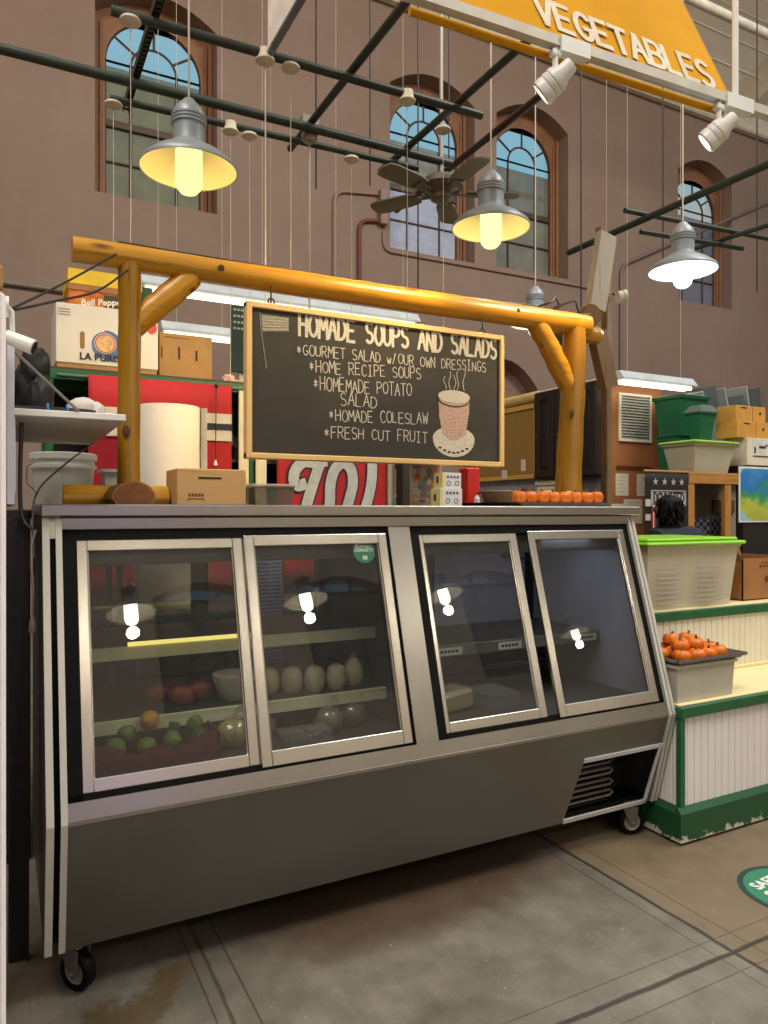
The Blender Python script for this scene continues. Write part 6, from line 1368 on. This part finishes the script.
TV = [V[0], V[16], V[17], V[18], V[20], V[21], V[22]]; skin_mesh('trousers', TV, [(0, 1), (1, 2), (2, 3), (0, 4), (4, 5), (5, 6)], [(.15, .115), .098, .072, .06, .098, .072, .06], TROU, pr.o, pr.b)
# face, turned away
m = MB(); m.ball(pv(-.02, .17, 1.365), .014, 2, (.8, 1.3, 1.4)); m.ball(pv(-.105, .085, 1.365), .02, 2, (.4, .8, 1.3)); m.ball(pv(.065, .085, 1.365), .02, 2, (.4, .8, 1.3)); m.ball(pv(-.02, .155, 1.32), .018, 2, (1.3, .5, .4)); pr.p('face_feature', m, SKIN)
m = MB(); m.ball(pv(-.05, .155, 1.385), .011, 2); m.ball(pv(.01, .155, 1.385), .011, 2); pr.p('eye', m, M('cfcac4', .3))
m = MB(); random.seed(11)
m.ball(pv(-.02, .06, 1.385), .084, 4, (.95, 1, .98), .03); m.ball(pv(-.02, .04, 1.33), .070, 3, (1.0, .8, .8), .05)
for k in range(70):
    a = random.uniform(0, 2*PI); h = random.uniform(1.31, 1.44); rr = .074*math.sqrt(max(.1, 1-((h-1.38)/.12)**2)); x = -.02+rr*math.cos(a); y = .05+rr*math.sin(a)*.95
    if y > .11: continue
    m.tube([pv(x, y, h), pv(x*1.12, y*1.05-.012, h-.03), pv(x*1.15+random.uniform(-.02, .02), y-.012+random.uniform(-.01, .01), h-.055)], .008, 6, rs=[.012, .011, .005])
pr.p('hair', m, HAIR, smooth=60)

# ------------------------------------------------------------------ floor sticker
t = T('floor_sticker', 'round green floor sticker with white words, cut by the right frame edge', 'sticker', (2.52, 1.63, .0002)); cx, cy, r = 2.50, 1.622, .185
m = MB(); m.prism([(cx+r*math.cos(a), cy+r*math.sin(a)) for a in [2*PI*k/64 for k in range(64)]], .0005, .0016, lambda a, b, d: (a, b, d)); t.p('rim', m, M('1c3a34', .5)); m = MB(); m.prism([(cx+.165*math.cos(a), cy+.165*math.sin(a)) for a in [2*PI*k/64 for k in range(64)]], .0016, .002, lambda a, b, d: (a, b, d)); t.p('disc', m, M('2a7a5c', .45))
ca, sa = math.cos(math.radians(4)), math.sin(math.radians(4)); rt = lambda a, b, d: (cx+a*ca-b*sa, cy+a*sa+b*ca, .0022+d)
for tx, oy, sz, ox in (('SAFETY', .088, .062, 0), ('SOCIAL', .025, .066, 0), ('DISTANCE', -.045, .056, 0)): m = typeset(tx, sz, lambda a, b, d: rt(a+ox, b+oy, d), .0014); t.p('lettering', m, M('d9dcd2', .6))
m = MB(); m.prism([(-.07+.022*math.cos(2*PI*k/24), -.11+.022*math.sin(2*PI*k/24)) for k in range(24)], 0, .0006, rt); m.prism([(.07+.022*math.cos(2*PI*k/24), -.11+.022*math.sin(2*PI*k/24)) for k in range(24)], 0, .0006, rt); t.p('dot', m, M('d9dcd2', .6))

# ------------------------------------------------------------------ more light: an added violet panel for reflections, unseen fill lights
t = T('violet_glow_panel', 'violet glowing panel added across the aisle for the violet reflections in the steel', 'screen', (1.35, -6.6, 0)); m = MB(); m.box(.68, 2.02, -6.66, -6.6, .98, 2.42, .01); t.p('bezel', m, BLACK)
m = MB(); m.box(.72, 1.98, -6.6, -6.595, 1.02, 2.38); t.p('display', m, emis('9a80d8', 1.6)); m = MB(); m.box(.7, 2.0, -6.9, -6.58, 0, .97, .01); t.p('stand', m, M('3a3838', .6))  # emissive face added to tint the steel violet
lamp('hall_fill', 'POINT', (2.5, -5.5, 7.6), 30, 'fff0dc', .5)  # unseen fill added to brighten the opposite wall
lamp('hall_fill', 'AREA', (-3.0, -1.2, 10), 720, 'fff4ea', 4.0, (math.radians(12), math.radians(-12), 0))  # added overhead fill for the left side, no fixture there
for q_, c_, p_ in ((-1.5, 'ffd4a4', 170), (6.0, 'fff0e2', 150), (15, 'e6eeff', 160)): lamp('wall_fill', 'POINT', (q_, 3.2, 8.0), p_, c_, .5)  # unseen fill lights added to brighten the pink wall
lamp('hall_fill', 'AREA', (7.2, -1.2, 10), 820, 'fff8f0', 4.0, (math.radians(10), math.radians(10), 0))  # added overhead fill for the right side, no fixture there
